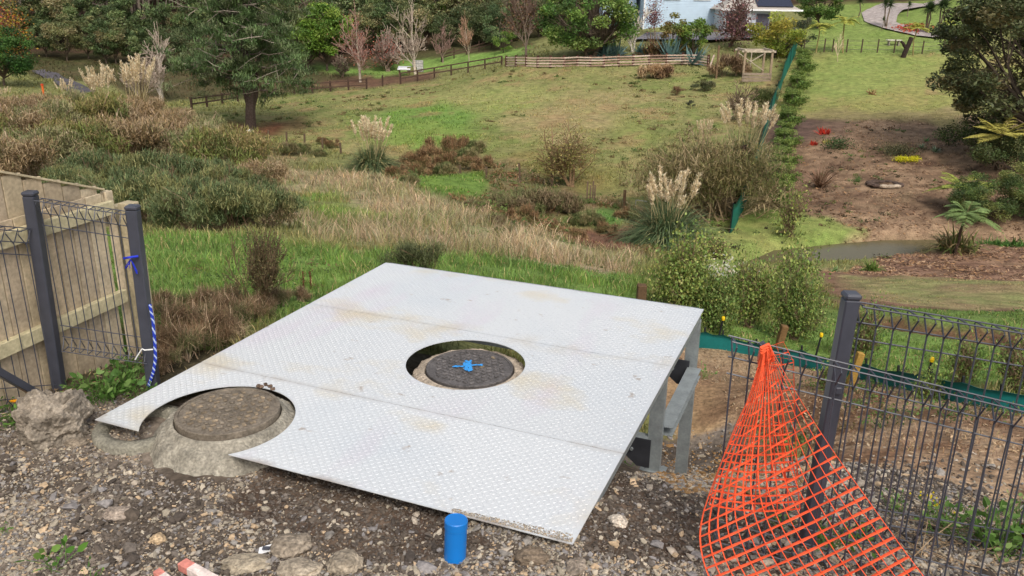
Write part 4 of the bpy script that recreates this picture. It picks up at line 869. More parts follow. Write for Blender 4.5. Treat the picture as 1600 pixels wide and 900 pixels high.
def pampas(h, seed, nb=900, nplume=22, bl=1.7, bcol=(S(116,128,84), S(92,110,76), S(160,150,104)), pcol=S(238,220,188), ph=.6, wid=.045, name='pampas_grass'):
    rg = np.random.default_rng(seed); root = empty(name, (0, 0, 0)); m = MB(); D = fan_dirs(nb, .45, 1.5, rg); B = np.c_[rg.normal(0, .16, nb), rg.normal(0, .16, nb), np.zeros(nb)]
    bc = np.array(bcol)[rg.choice(3, nb, p=[.45, .35, .2])]; strips(m, B, D, bl * rg.uniform(.8, 1.5, nb), rg.uniform(.35, .95, nb), wid, bc, 5, rg=rg); m.build('leaves', GRASS, root)
    for q in range(nplume):
        D = fan_dirs(1, 1.12, 1.52, rg)[0]; L = h * rg.uniform(.74, 1.0); b = np.r_[rg.normal(0, .18, 2), 0]; t = np.linspace(0, 1, 7)[:, None]; le = np.array([D[0], D[1], 0]) * .06 * L
        P = b + D * L * t + le * t ** 2; m = MB(); tube(m, P, np.linspace(.016, .01, 7), 3, S(180,166,124), cap=False)
        n = 110; tt = 1 - ph / h * rg.random(n) ** .9; base_ = b + D * L * tt[:, None] + le * (tt ** 2)[:, None]; k = (1 - tt) * h / ph; rr = .042 * np.sin(np.clip(k, .06, 1) * 2.6) ** .7
        d2 = rg.normal(size=(n, 3)); d2[:, 2] = np.abs(d2[:, 2]) + .8; d2 /= np.linalg.norm(d2, axis=1)[:, None]
        o_ = rg.normal(size=(n, 3)) * rr[:, None] * .6; strips(m, base_ + o_, d2, .15, .1, .035, pcol, 2, rg=rg, jit=.1); m.build('plume', GRASS, root)
    return root
def tuft(h, seed, n=60, wid=.03, cols=(S(120,150,70),), el=(.5, 1.45), bend=(.1, .5), name='flax', r0=.05, nseg=4, tip=.1, m=None, part='leaves'):
    rg = np.random.default_rng(seed); mm = MB() if m is None else m; D = fan_dirs(n, el[0], el[1], rg); B = np.c_[rg.normal(0, r0, n), rg.normal(0, r0, n), np.full(n, -.02)]
    cols = np.array(cols); strips(mm, B, D, h * rg.uniform(.65, 1.15, n), rg.uniform(bend[0], bend[1], n), wid, cols[rg.integers(0, len(cols), n)], nseg, rg=rg, tip=tip)
    return mm.build(name, GRASS) if m is None else mm
def frond(m, b, D, L, droop, pin, rg, col, npin=22, wid=.035):
    t = np.linspace(0, 1, 9)[:, None]; P = b + D * L * t - np.array([0, 0, 1]) * droop * L * t ** 2; tube(m, P, np.linspace(.018, .006, 9), 3, S(120,104,70), cap=False)
    tt = np.linspace(.12, 1, npin); base_ = np.stack([np.interp(tt, t[:, 0], P[:, k]) for k in range(3)], 1); tan = np.gradient(base_, axis=0); tan /= np.linalg.norm(tan, axis=1)[:, None]
    side = np.cross(tan, [0, 0, 1.0]); side /= np.linalg.norm(side, axis=1)[:, None] + 1e-6; ln = pin * np.sin(np.clip(tt * 1.05, 0, 1) * 2.7 + .35) ** .8
    for s in (-1, 1):
        d = side * s + tan * .5 + np.array([0, 0, .12]); d /= np.linalg.norm(d, axis=1)[:, None]; strips(m, base_, d, np.maximum(ln, .05), .25, wid, col, 2, rg=rg, jit=.12)
def fern_tree(h, seed, nf=14, L=1.6, pin=.32, col=S(150,150,70), el=(.05, .7), droop=(.25, .55), tr=.09, name='tree_fern', wid=.05, bark=S(70,56,44), npin=22, part='frond'):
    rg = np.random.default_rng(seed); root = empty(name, (0, 0, 0)); m = MB(); limb(m, (0, 0, -.2), (rg.normal(0, .05 * h), rg.normal(0, .05 * h), h), tr, tr * .75, bark, rg, .05, 7, 6); top = m.V[0][-4].copy(); top[2] = h; m.build('trunk', BARK, root)
    for q in range(nf):
        a = 2 * np.pi * (q + rg.uniform(-.3, .3)) / nf; e = rg.uniform(*el); D = np.array([math.cos(a) * math.cos(e), math.sin(a) * math.cos(e), math.sin(e)]); m = MB()
        frond(m, top, D, L * rg.uniform(.8, 1.1), rg.uniform(*droop), pin, rg, np.array(col) * rg.uniform(.85, 1.15), npin, wid); m.build(part, GRASS, root)
    return root
def cabbage_tree(h, seed, heads=3, col=S(74,92,56), name='cabbage_tree', L=.8, n=70):
    rg = np.random.default_rng(seed); root = empty(name, (0, 0, 0)); mt_ = MB(); tops = []
    for q in range(heads):
        a = rg.uniform(0, 6.28); top = np.array([math.cos(a) * .13 * h, math.sin(a) * .13 * h, h * rg.uniform(.72, 1)]); limb(mt_, (0, 0, -.1) if q else (0, 0, -.2), top, .13, .09, S(120,106,90), rg, .1, 6, 6); tops.append(top)
    mt_.build('trunk', BARK, root)
    for tp in tops: m = MB(); D = fan_dirs(n, -.5, 1.5, rg); strips(m, np.tile(tp, (n, 1)), D, L * rg.uniform(.7, 1.1, n), rg.uniform(0, .3, n), .11, col, 3, rg=rg, tip=.1); m.build('crown', GRASS, root)
    return root
def scrub(h, rad, seed, cols, n=5000, L=.35, wid=.018, K=16, stems=26, stemcol=S(120,98,78), up=.9, name='scrub_bush', low=-.1, leafn=0, leafs=.06, leafcols=None, shell=.35):
    """spiky bush: short upright shoots through the volume of a dome, plus woody stems"""
    rg = np.random.default_rng(seed); root = empty(name, (0, 0, 0)); rad = np.array(rad, float)
    P, k, cc = crown_points(n, (0, 0, h * .42), rad * [1, 1, 1] * .8, K, rad.mean() * .38, rg, shell, low - .4); P[:, 2] = np.abs(P[:, 2])
    out = P - np.array([0, 0, h * .1]); out /= np.linalg.norm(out, axis=1)[:, None]; D = out * .45 + np.array([0, 0, up]) * .6 + rg.normal(0, .55, (n, 3)); D /= np.linalg.norm(D, axis=1)[:, None]
    cols = np.array(cols); kc = cols[rg.integers(0, len(cols), len(cc))] * rg.uniform(.85, 1.18, (len(cc), 1)); q = rg.random(n) < .3; cl = kc[k]; cl[q] = cols[rg.integers(0, len(cols), q.sum())]
    m = MB(); strips(m, P - D * L * .4, D, L * rg.uniform(.5, 1.2, n), rg.uniform(-.05, .25, n), wid, cl, 2, rg=rg, jit=.22, tip=.25)
    if leafn: i_ = rg.integers(0, n, leafn); lc = np.array(leafcols); leaves(m, P[i_] + rg.normal(0, .05, (leafn, 3)), leafs, lc[rg.integers(0, len(lc), leafn)], rg=rg)
    m.build('foliage', GRASS, root); m = MB()
    for q in range(stems):
        b = cc[rg.integers(0, len(cc))] + rg.normal(0, .1, 3); a = np.array([rg.normal(0, rad[0] * .2), rg.normal(0, rad[1] * .2), -.1]); limb(m, a, b * [1.08, 1.08, 1.22], .018 * h ** .5, .005 * h ** .5, stemcol, rg, .18, 3, 5)
    if stems: m.build('stems', BARK, root)
    return root
def put(root, P, rz=0, sc=1.0, label=None, group=None, cat=None):
    root.location = (P[0], P[1], hz(P[0], P[1])); root.rotation_euler = (0, 0, rz); root.scale = (sc,) * 3; return tag(root, label, cat, group)
def mpp(P): return (P[1] * math.cos(PITCH) - P[2] * math.sin(PITCH)) / F      # metres per photo pixel at P
def dupP(root, P, rz=0, sc=1.0, label=None, group=None, cat=None): return dup(root, (P[0], P[1], hz(P[0], P[1])), rz, sc, label, group, cat)
def hpx(P, px): return px * mpp(P) / math.cos(PITCH * .4)
ABOVE = lambda u, v, y: at_y(u, v, y)
# ------------------------------------------------------------------ middle distance
G1 = 'gorse and scrub on the left bank'
gorse = [S(104,120,80), S(122,132,88), S(94,108,70), S(144,142,96), S(130,130,82)]; brown = [S(170,148,114), S(148,126,94), S(190,168,138), S(128,122,82), S(158,134,98)]; mixd = [S(142,140,98), S(164,150,114), S(122,130,84), S(184,168,136), S(134,134,84)]
def bank(pts, builders, lab, group, cat, hs=(1.0, 1.0)):
    for i_, (u, v, y, px) in enumerate(pts):
        P = gp(u, v, y); x_, y_ = P[0], P[1]; src, hh = builders[i_ % len(builders)]; want = px * mpp(np.array([x_, y_, P[2]])) / .93
        sc = want / hh; L = lab[i_ % len(builders)] if isinstance(lab, list) else lab
        if not src.get('label'): put(src, (x_, y_), rng.uniform(0, 6.3), sc, L, group, cat)
        else: dup(src, (x_, y_, hz(x_, y_)), rng.uniform(0, 6.3), sc, L, group, cat)
gA = scrub(1.8, (1.5, 1.4, .9), 101, gorse, 9000, .2, .024, K=26, stems=26, name='gorse_bush'); gB = scrub(1.8, (1.6, 1.3, .95), 102, gorse + [S(134,120,88)], 9000, .2, .024, K=26, stems=34, stemcol=S(150,128,104), name='gorse_bush')
bank([(130,330,19,72),(190,345,17.5,84),(250,352,16.8,92),(310,358,16,88),(365,362,16,86),(415,356,16.5,70),(350,322,21,80),(280,318,21,84),(215,308,22,84),(150,300,22,70),(100,306,20,60),(395,325,20,60)], [(gA, 1.8), (gB, 1.8)],
     'dark grey green gorse bush above the bright grass on the left bank', 'dark gorse bushes in a band on the left bank', 'gorse')
bA = scrub(2.1, (2.0, 1.8, 1.0), 111, brown, 9000, .24, .028, K=34, stems=80, stemcol=S(176,152,128), name='dry_scrub_bush', up=.3); bB = scrub(2.2, (2.1, 1.8, 1.1), 112, mixd, 9000, .22, .028, K=34, stems=70, stemcol=S(166,142,118), name='dry_scrub_bush', up=.3)
bC = scrub(2.0, (1.9, 1.8, 1.0), 113, [S(110,120,68), S(134,128,74), S(152,134,92), S(124,134,72)], 9000, .2, .03, K=30, stems=40, stemcol=S(160,136,112), name='dry_scrub_bush', up=.3)
bank([(20,290,26,86),(70,275,28,84),(130,265,30,84),(190,262,30,86),(250,262,30,80),(310,270,29,80),(360,280,27,86),(405,300,24,60),(20,240,36,80),(80,232,38,76),(140,226,40,78),(200,226,40,76),(260,236,38,66),(320,240,37,60),(375,255,34,50),
      (10,200,48,52),(60,196,50,54),(110,192,52,52),(165,194,52,50),(220,196,52,50),(275,206,50,40),(330,215,48,36),(-40,250,30,80),(-60,210,42,60)], [(bA, 2.1), (bB, 2.2), (bC, 2.0), (bA, 2.1)],
     ['russet brown half dead scrub bush behind the gorse on the left bank', 'grey olive and straw mixed scrub bush behind the gorse', 'greener olive scrub bush behind the gorse on the left bank', 'russet brown half dead scrub bush behind the gorse on the left bank'], 'half dead scrub bushes covering the left bank', 'bush')
# dead grass and weeds close behind the platform
cD = scrub(.55, (.5, .5, .35), 121, [S(166,142,112), S(190,168,136), S(120,98,74), S(98,100,62), S(146,120,92)], 2600, .3, .007, K=14, stems=26, stemcol=S(184,160,132), name='dead_grass_clump', up=.2)
for i_, (u, v, y, px) in enumerate([(262,580,6.15,46),(290,565,6.3,70),(330,540,6.8,72),(370,515,7.2,66),(270,535,7.1,76),(310,500,7.6,56),(350,485,8.2,44),(400,498,7.7,48),(440,478,8.2,36),(250,490,8.2,40),(470,470,8.3,26),(228,530,7.4,44)]):
    P = gp(u, v, y); sc = .8 * px * mpp(P) / .55; f_ = put if i_ == 0 else None
    if i_ == 0: put(cD, P, 0, sc, 'dead tan grass clump between left fence and platform', 'dead grass clumps beside the platform', 'dead grass')
    else: dup(cD, (P[0], P[1], hz(P[0], P[1])), rng.uniform(0, 6.3), sc, 'dead tan grass clump between left fence and platform', 'dead grass clumps beside the platform', 'dead grass')
w1 = bare_tree(1.1, 131, S(100,84,62), .009, .4, 5, .2, .5, 3, .0028, tipn=5200, tipcol=[S(84,84,54), S(104,98,62), S(118,112,74)], tips=.022, multi=9, name='weed_shrub')
P = gp(412, 492, 8.6); put(w1, P, 0, 150 * mpp(P) / 1.1, 'tall dark wispy weed standing left of the far platform corner', None, 'weed')
P = gp(655, 432, 9.6); w2 = scrub(.7, (.62, .5, .4), 132, [S(92,98,64), S(112,116,76), S(78,84,56)], 5200, .10, .010, K=18, stems=12, name='low_bush', up=.6); put(w2, P, 0, 56 * mpp(P) / .62, 'small dense olive bush just beyond the far edge of the platform', None, 'bush')
for (u, v, y, px, n_) in ((475,452,8.6,26,'two'), ):
    for k_ in range(2):
        P = gp(u + k_ * 11, v, y); m = MB(); tube(m, [P - [0, 0, .1], P + [0, 0, .2]], .006, 4, S(110,70,50)); V = rng.normal(0, .012, (60, 3)); V[:, 2] = rng.uniform(.02, .22, 60); leaves(m, P + V, .018, S(104,66,48)); m.build('dock_stalk', GRASS); tag(bpy.data.objects[-1] if False else COL.objects[-1], ('left' if k_ == 0 else 'right') + ' of two rusty dock seed stalks by the left platform edge', 'weed', 'dock stalks')
# wooden post end
def wpost(u, v, y, px, w_, col, label, name='wooden_post', grp=None, tilt=0.0):
    P = gp(u, v, y); h_ = px * mpp(P) / .93; z0 = hz(P[0], P[1]); m = MB(); bar(m, (0, 0, -.15), (tilt * h_, 0, h_), w_, w_, col, up=(0, 1, 0), bev=w_ * .08); o = m.build(name, WOOD); o.location = (P[0], P[1], z0); return tag(o, label, 'post', grp)
P = at(1000, 478); wpost(1001, 478, 11.2, 34, .12, S(104,82,60), 'short dark wooden post end beyond the far platform edge')
# leafy shrubs beyond the platform, right of centre
def shrub(u, v, y, wpx, hpx_, seed, cols, label, n=6500, leaf=.05, K=30, rcf=.22, group=None, tr=.014, multi=5, shell=.25, name='leafy_shrub', low=-.7, asp=.55, rc=None):
    P = gp(u, v, y); s = mpp(P); h = hpx_ * s / .95; w_ = wpx * s / 2; r = bare_tree(h, seed, S(128,110,84), .016, .75, 5, .2, .28, 3, .0035 * max(1, P[1] / 12), tipn=int(n * 1.1), tipcol=cols, tips=leaf * 1.05, multi=8, name=name); mw = max(abs(np.array(c_[:2])).max() for c_ in r.children[1].bound_box); put(r, P, 0, 1, label, group, 'shrub'); f_ = min(1.8, max(.6, w_ / mw)); r.scale = (f_, f_, 1); return r
lg = [S(146,160,84), S(126,146,72), S(168,172,100), S(112,134,66)]; dg = [S(110,134,68), S(126,144,76), S(96,118,60), S(142,150,84)]
shrub(1062, 492, 12.6, 140, 138, 201, lg, 'yellow green leafy shrub rising behind the far right platform corner', 7000, .055, K=38, rcf=.17)
shrub(1110, 512, 11.2, 120, 84, 202, dg, 'darker green spreading shrub just outside the far right platform corner', 8000, .05, K=30, rcf=.18)
shrub(1240, 530, 10.8, 130, 128, 203, dg + lg[:1], 'open green shrub behind the orange netting, left of the tall black post', 9000, .05, K=36, rcf=.16)
shrub(1170, 508, 12.4, 130, 118, 204, lg, 'light green shrub between the platform corner and the black post', 5000, .055, K=28, rcf=.17)
shrub(1345, 560, 9.8, 90, 96, 205, dg, 'thin green shrub directly right of the tall black post', 2200, .045, K=22, rcf=.16)
shrub(1238, 468, 15, 130, 80, 206, lg, 'sparse yellowish leaf shrub in front of the left end of the pond', 3000, .08, K=30, rcf=.15)
shrub(1112, 400, 21, 110, 44, 207, lg + [S(140,120,90)], 'sparse pale leaved shrub at the foot of the middle pampas clump', 2800, .09, K=28, rcf=.18)
shrub(1235, 370, 34, 30, 80, 208, [S(158,166,92), S(130,146,76)], 'slender young tree with pale leaves by the lower end of the teal fence', 700, .16, K=12, name='young_tree')
P = gp(1300, 590, 9.2)
for (u, v, y, wp, hp, lab) in ((1500,600,8.9,60,80,'small round leafed bush left of the yellow timber stake'),(1585,610,8.2,70,110,'yellow green bush at the right edge beyond the silt fence'),(1450,622,8.0,40,30,'low green sprouts against the silt fence near the yellow capped stake'),(1290,610,8.2,60,36,'low green weed under the silt fence left of the black post')):
    shrub(u, v, y, wp, hp, int(u), dg + lg[:1], lab, 1300, .04, K=14)
# --- pampas
pp = pampas(2.6, 301, 2200, 26, 1.7, ph=.62); P = gp(582, 272, 50); put(pp, P, 0, 84 * mpp(P) / 2.35, 'round pampas clump with pale plumes standing alone in the left of the paddock', None, 'pampas grass')
pp2 = pampas(2.7, 302, 3000, 20, 2.1, bcol=(S(104,122,84), S(80,102,68), S(150,148,104)), ph=.6, wid=.035); P = gp(1040, 388, 33); put(pp2, P, 0, 116 * mpp(P) / 2.5, 'large drooping pampas clump in the creek right of centre', None, 'pampas grass')
pp3 = pampas(3.0, 303, 1600, 30, 1.8, ph=.7); P = gp(1162, 262, 50); put(pp3, P, 0, 104 * mpp(P) / 2.8, 'tall pampas with many plumes beside the teal fence', None, 'pampas grass')
pp4 = pampas(2.4, 304, 500, 9, 1.2, ph=.6); P = gp(1098, 240, 54); put(pp4, P, 0, 50 * mpp(P) / 2.2, 'small pampas leaning left behind the big willowy bush', None, 'pampas grass')
for i_, (u, v, y, px, lab) in enumerate([(105,162,66,30,'short pampas leftmost of the three at the road, in the scrub'),(160,176,62,54,'bushy pampas middle of the three at the road'),(217,178,62,64,'tallest pampas of the three, before the grey bare tree'),(5,166,64,22,'pampas plumes at the extreme left edge in the scrub')]):
    P = gp(u, v, y); q = pampas(2.6, 310 + i_, 500, [14, 22, 24, 10][i_], 1.3, bcol=(S(170,150,104), S(140,124,84), S(184,164,118)), ph=.8); put(q, P, 0, px * 1.35 * mpp(P) / 2.5, lab, None, 'pampas grass')
# --- willowy bush and small trees by the creek
b = scrub(3.4, (3.3, 2.6, 1.7), 321, [S(126,118,76), S(110,112,66), S(142,128,88), S(154,138,104)], 17000, .26, .03, K=60, stems=110, stemcol=S(150,130,100), up=.3, name='willowy_bush'); P = gp(1105, 335, 40); put(b, P, 0, 136 * mpp(P) / 3.3, 'big rounded olive brown willowy bush left of the teal fence', None, 'bush')
b = bare_tree(3.6, 331, S(132,108,80), .05, .6, 5, .2, .3, 3, .008, tipn=3600, tipcol=[S(142,138,78), S(124,120,66), S(156,140,90)], tips=.09, multi=5, name='small_tree'); P = gp(893, 292, 43); put(b, P, 0, 102 * mpp(P) / 3.6, 'small multi stemmed tree with thin yellowish foliage in the middle of the paddock', None, 'tree'); b.scale = (b.scale[0] * 1.5, b.scale[0] * 1.5, b.scale[2])
b = bare_tree(2.6, 332, S(120,104,84), .05, .7, 5, .14, .1, 3, .012, multi=5, name='bare_bush'); P = gp(1152, 188, 66); put(b, P, 0, 62 * mpp(P) / 2.6, 'leafless grey bush behind the plumes beside the teal fence', None, 'bush')
m = MB(); rg = np.random.default_rng(5); limb(m, (0, 0, -.2), (.15, 0, 3.4), .12, .1, S(58,46,38), rg, .03, 7, 7); tr_ = empty('dead_tree_fern', (0, 0, 0)); m.build('trunk', BARK, tr_); m = MB(); D = fan_dirs(40, -1.2, .3, rg); strips(m, np.tile([.15, 0, 3.3], (40, 1)), D, .7, .6, .05, [S(84,66,50)] * 40, 4, rg=rg); m.build('dead_fronds', GRASS, tr_)
P = gp(1148, 332, 38); put(tr_, P, 0, 108 * mpp(P) / 3.5, 'dark bare tree fern trunk with drooping dead fronds by the teal fence', None, 'tree')
# brown rushes and creek shrubs
rb = [scrub(1.2, (1.1, 1.0, .6), 341 + k, c_, 3000, .4, .024, K=12, stems=0, up=.2, name=nm_) for k, (c_, nm_) in enumerate([([S(158,126,92), S(132,104,74), S(176,146,108), S(120,116,72)], 'brown_rush_clump'), ([S(118,126,78), S(144,134,94), S(102,112,66)], 'green_rush_clump'), ([S(146,128,98), S(126,118,82), S(122,100,76), S(116,122,76)], 'bramble_bush')])]
GR = ['rusty brown rushes in the creek line', 'green rush clumps in the creek line', 'brown brambles along the creek']
L_ = ['rusty brown rush clump in the creek line', 'green rush clump in the creek line', 'low brown bramble thicket on the creek bank']
used = [0, 0, 0]
for (k, u, v, y, px) in [(0,640,262,50,26),(0,668,255,51,30),(0,690,245,52,34),(0,712,240,53,28),(0,700,262,48,26),(0,740,266,47,24),(1,690,275,45,24),(1,720,255,49,26),(1,735,240,53,24),(0,755,262,47,20),(0,660,275,46,24),(1,640,288,43,22),(0,620,276,47,20),
                      (2,800,335,36,36),(2,830,330,37,44),(2,865,330,37,38),(2,890,335,36,32),(2,780,322,38,26),(0,815,350,34,30),(2,770,352,32,26),(0,860,362,33,20),(0,905,372,32,20),(0,950,365,33,22),(1,925,352,34,26),(1,900,350,35,20),(1,470,240,44,18),(2,450,242,43,24),
                      (0,520,232,54,14),(0,505,225,55,12),(2,790,375,27,26),(2,1000,345,36,26),(2,740,325,37,20),(0,1060,300,48,16),(0,975,340,36,20),(1,500,245,47,14),(2,585,285,44,14)]:
    P = gp(u, v, y); sc = px * mpp(P) / 1.1
    if not used[k]: put(rb[k], P, 0, sc, L_[k], GR[k], 'rushes' if k < 2 else 'bramble')
    else: dupP(rb[k], P, rng.uniform(0, 6), sc, L_[k], GR[k], 'rushes' if k < 2 else 'bramble')
    used[k] += 1
P = gp(790, 345, 31)
# posts of the old wire fence along the creek
wf = [(420,218,58,14),(448,222,57,16),(476,228,56,17),(504,234,55,18),(533,242,53,16),(634,258,50,14),(676,262,49,12),(719,272,47,12),(760,276,47,16),(813,284,45,28),(863,292,44,22)]
for i_, (u, v, y, px) in enumerate(wf): wpost(u, v, y, px, .11, S(96,80,64), 'thin dark post of the old wire fence along the creek', 'fence_post', 'old wire fence posts along the creek', rng.normal(0, .05))
for i_, u in enumerate((917, 922, 926, 929)): wpost(u, 312, 40.5, 28 - i_ % 2 * 6, .07, S(110,92,76), 'one of the four thin stakes bunched right of the small paddock tree', 'stake', 'four bunched stakes in the paddock')
wpost(975, 322, 38.5, 26, .13, S(116,92,70), 'stout wooden post standing left of the middle pampas')
P = gp(993, 322, 37); m = MB(); bar(m, P, P + [0, 0, .3], .04, .04, S(200,196,180)); bar(m, P + [0, 0, .3], P + [.55, 0, .24], .04, .04, S(200,196,180)); tag(m.build('white_rail', WOOD), 'bent pale rail beside the left edge of the middle pampas', 'rail')
# ------------------------------------------------------------------ teal fence
TEAL = mat('teal_shade_cloth', rough=.7, nscale=3, namp=.12, nscale2=40, namp2=.1)
def cloth_fence(px, hs, label, thick=.012, name='shade_cloth_fence', sub=14, col=S(24,112,98), wav=.02, posts=True, pcol=S(40,42,42)):
    Q = [(at(u, v) if y is None else gp(u, v, y)) for u, v, y in px]; Q = np.array([[q[0], q[1]] for q in Q]); k = np.linspace(0, len(Q) - 1, (len(Q) - 1) * sub + 1); X = np.interp(k, range(len(Q)), Q[:, 0]); Y = np.interp(k, range(len(Q)), Q[:, 1]); H_ = np.interp(k, range(len(Q)), hs)
    z0 = height(X, Y); d = np.gradient(np.c_[X, Y], axis=0); nn = np.c_[d[:, 1], -d[:, 0]]; nn /= np.linalg.norm(nn, axis=1)[:, None] + 1e-9; ph = np.sin(k * 2.2) * wav + fbm(k * .8, k * 0 + 3, 2) * wav * 1.5
    root = empty(name, (X[0], Y[0], z0[0])); tag(root, label, 'fence'); m = MB(); rows = 5; V = []
    for s in (-1, 1):
        for r_ in range(rows):
            f_ = r_ / (rows - 1); off = nn * (ph * np.sin(f_ * 2.5) + s * thick / 2)[:, None]; V.append(np.c_[X + off[:, 0], Y + off[:, 1], z0 - .05 + (H_ + .05) * f_ - (r_ == rows - 1) * .1 * H_ * np.abs(np.sin(k * np.pi))])
    n = len(k); V = np.array(V).reshape(-1, 3); Fc = []
    a = np.arange(n - 1)
    for s in (0, 1):
        for r_ in range(rows - 1): o = (s * rows + r_) * n; Fc.append(np.c_[a + o, a + 1 + o, a + 1 + o + n, a + o + n])
    o1 = (rows - 1) * n; o2 = (2 * rows - 1) * n; Fc.append(np.c_[a + o1, a + 1 + o1, a + 1 + o2, a + o2]); m.add(V, np.concatenate(Fc), col); c_ = m.build('shade_cloth', TEAL, None, smooth=True); child(c_, root)
    if posts:
        for i_ in range(0, len(Q), 1):
            m = MB(); bar(m, (Q[i_, 0] + nn[i_ * sub if i_ * sub < n else -1][0] * -.03, Q[i_, 1] + .03, hz(*Q[i_]) - .1), (Q[i_, 0], Q[i_, 1] + .03, hz(*Q[i_]) + hs[i_] + .05), .035 if hs[0] > .6 else .02, .035 if hs[0] > .6 else .02, pcol); child(m.build('post', WOOD), root)
    return root
cloth_fence([(1141,366,34.6),(1158,335,37.5),(1170,305,41),(1182,262,47),(1193,222,53),(1203,190,58.5),(1213,160,64),(1223,128,71),(1234,104,79),(1243,84,85)], [1.3, 1.35, 1.4, 1.5, 1.55, 1.6, 1.65, 1.7, 1.75, 1.8], 'long teal shade cloth fence running down the hill beside the garden', .02, col=S(22,108,92), wav=.05)
cloth_fence([(1060,540,None),(1100,543,None),(1128,546,None),(1180,556,None),(1250,572,None),(1300,583,None),(1350,594,None),(1400,606,None),(1450,619,None),(1500,630,None),(1560,641,None),(1640,654,None)], [.2, .22, .2, .17, .22, .2, .2, .19, .22, .2, .18, .2], 'low teal silt fence crossing the slope behind the black mesh fence', .008, 'silt_fence', 10, col=S(18,104,100), wav=.012)
YEL = mat('yellow_plastic', col=S(236,196,30), rough=.5)
for (u, v, px, lab) in ((1121,528,30,'black stake with a yellow cap at the platform end of the silt fence'),(1272,560,38,'black stake with a yellow cap just left of the tall black post'),(1442,598,36,'black stake with a yellow cap in the middle of the right mesh panel')):
    P = at(u, v); s = mpp(P); e = empty('capped_stake', (P[0], P[1], hz(P[0], P[1])), 0, lab, 'stake', 'yellow capped stakes'); h_ = px * s / .93; m = MB(); tube(m, [(0, 0, -.1), (.05, 0, h_)], .012, 6, S(36,36,38)); m.build('rod', PLAIN, e); m = MB(); lathe(m, [(.0, .0), (.02, 0), (.024, .03), (.018, .05), (0, .052)], 10, (.05, 0, h_ - .02)); m.build('cap', YEL, e)
P = at(1316, 706)
wpost(1322, 606, 9.3, 56, .07, S(166,132,66), 'leaning yellowish timber stake behind the right mesh panel', 'timber_stake', None, .24)
wpost(1212, 548, 11.0, 40, .085, S(120,92,60), 'leaning brown timber stake under the shrub left of the black post', 'timber_stake', None, .22)
wpost(1597, 858, 4.0, 42, .045, S(96,44,30), 'short rusty red stake at the bottom right edge', 'timber_stake')
# green hedge to the right of the teal fence
for i_, (u, v, y, wp, hp) in enumerate([(1254,96,84,16,26),(1243,116,77,16,28),(1232,142,70,18,32),(1222,170,63,18,34),(1213,200,57,20,34),(1206,232,52,20,36),(1200,262,48,24,40),(1194,290,43,28,44),(1188,322,39.5,32,48)]):
    if i_ < 8 or True:
        P = gp(u, v, y); s = mpp(P); h = hp * s; w_ = max(wp * s * .55, .7)
        if i_ == 0: hr = leafy_tree(1.5, (.8, 1.6, .8), [S(104,126,58), S(86,110,48), S(124,142,74)], 401, 2600, .11, 16, .42, .3, .04, cz=.75, low=-1, shell=.5, name='hedge_shrub'); hr.rotation_euler = (0, 0, 0)
        lab_ = 'green hedge shrub tight against the garden side of the teal fence'
        if i_ == 0: put(hr, P, 0, 1, lab_, 'hedge shrubs along the teal fence', 'hedge')
        else:
            P = P + np.array([.95, 0, 0]); dupP(hr, P, 0.1, h * .98 / 1.55, lab_, 'hedge shrubs along the teal fence', 'hedge')
            P2 = P + np.array([.4, 2.3, 0]); dupP(hr, P2, -.4, h * .95 / 1.6, lab_, 'hedge shrubs along the teal fence', 'hedge')
# ------------------------------------------------------------------ garden slope
def small(u, v, px, fn_, lab, cat, name='plant'):
    P = at(u, v); s = px * mpp(P); o = fn_(s); o.location = (P[0], P[1], hz(P[0], P[1])); return tag(o, lab, cat)
red = (S(196,62,44), S(168,60,48)); yl = (S(190,178,104), S(164,158,90)); yb = (S(226,218,40), S(206,204,50)); pal_ = (S(150,170,140), S(178,190,160), S(120,144,110))
small(1288, 210, 13, lambda s: tuft(s, 501, 50, s * .22, red, (.4, 1.5), (.0, .3), 'red_bromeliad', s * .3), 'red bromeliad highest on the garden slope beside a dark hollow', 'plant')
small(1272, 226, 9, lambda s: tuft(s, 502, 50, s * .22, red, (.4, 1.5), (.0, .3), 'red_bromeliad', s * .3), 'lower smaller red bromeliad between two pale yellow plants', 'plant')
small(1242, 225, 9, lambda s: tuft(s, 503, 50, s * .22, yl, (.4, 1.5), (.0, .3), 'yellow_bromeliad', s * .4), 'pale yellow low plant left of the lower red bromeliad', 'plant')
small(1291, 224, 7, lambda s: tuft(s, 504, 50, s * .22, yl, (.4, 1.5), (.0, .3), 'yellow_bromeliad', s * .4), 'pale yellow low plant right of the lower red bromeliad', 'plant')
for u, lab in ((1408, 'left half of the pair of bright yellow low bushes on the garden slope'), (1426, 'right half of the pair of bright yellow low bushes on the garden slope')):
    small(u, 254, 12, lambda s: (lambda m: (leaves(m, np.random.default_rng(u).normal(0, 1, (700, 3)) * [s * .42, s * .3, s * .18] + [0, 0, s * .4], s * .16, np.array(yb)[np.random.default_rng(u).integers(0, 2, 700)], .1), m.build('yellow_bush', LEAF))[1])(MB()), lab, 'bush')
small(1440, 232, 12, lambda s: tuft(s, 506, 26, s * .2, pal_, (.2, 1.4), (.0, .3), 'pale_agave', s * .05), 'pale agave left of two above the bright yellow bushes', 'agave')
small(1447, 222, 10, lambda s: tuft(s, 516, 26, s * .2, (S(110,146,90), S(92,128,76)), (.2, 1.4), (.0, .3), 'green_agave', s * .05), 'small green agave behind the pale ones on the garden slope', 'agave')
small(1460, 238, 14, lambda s: tuft(s, 507, 26, s * .2, pal_, (.2, 1.4), (.0, .3), 'pale_agave', s * .05), 'palest agave at the right above the bright yellow bushes', 'agave')
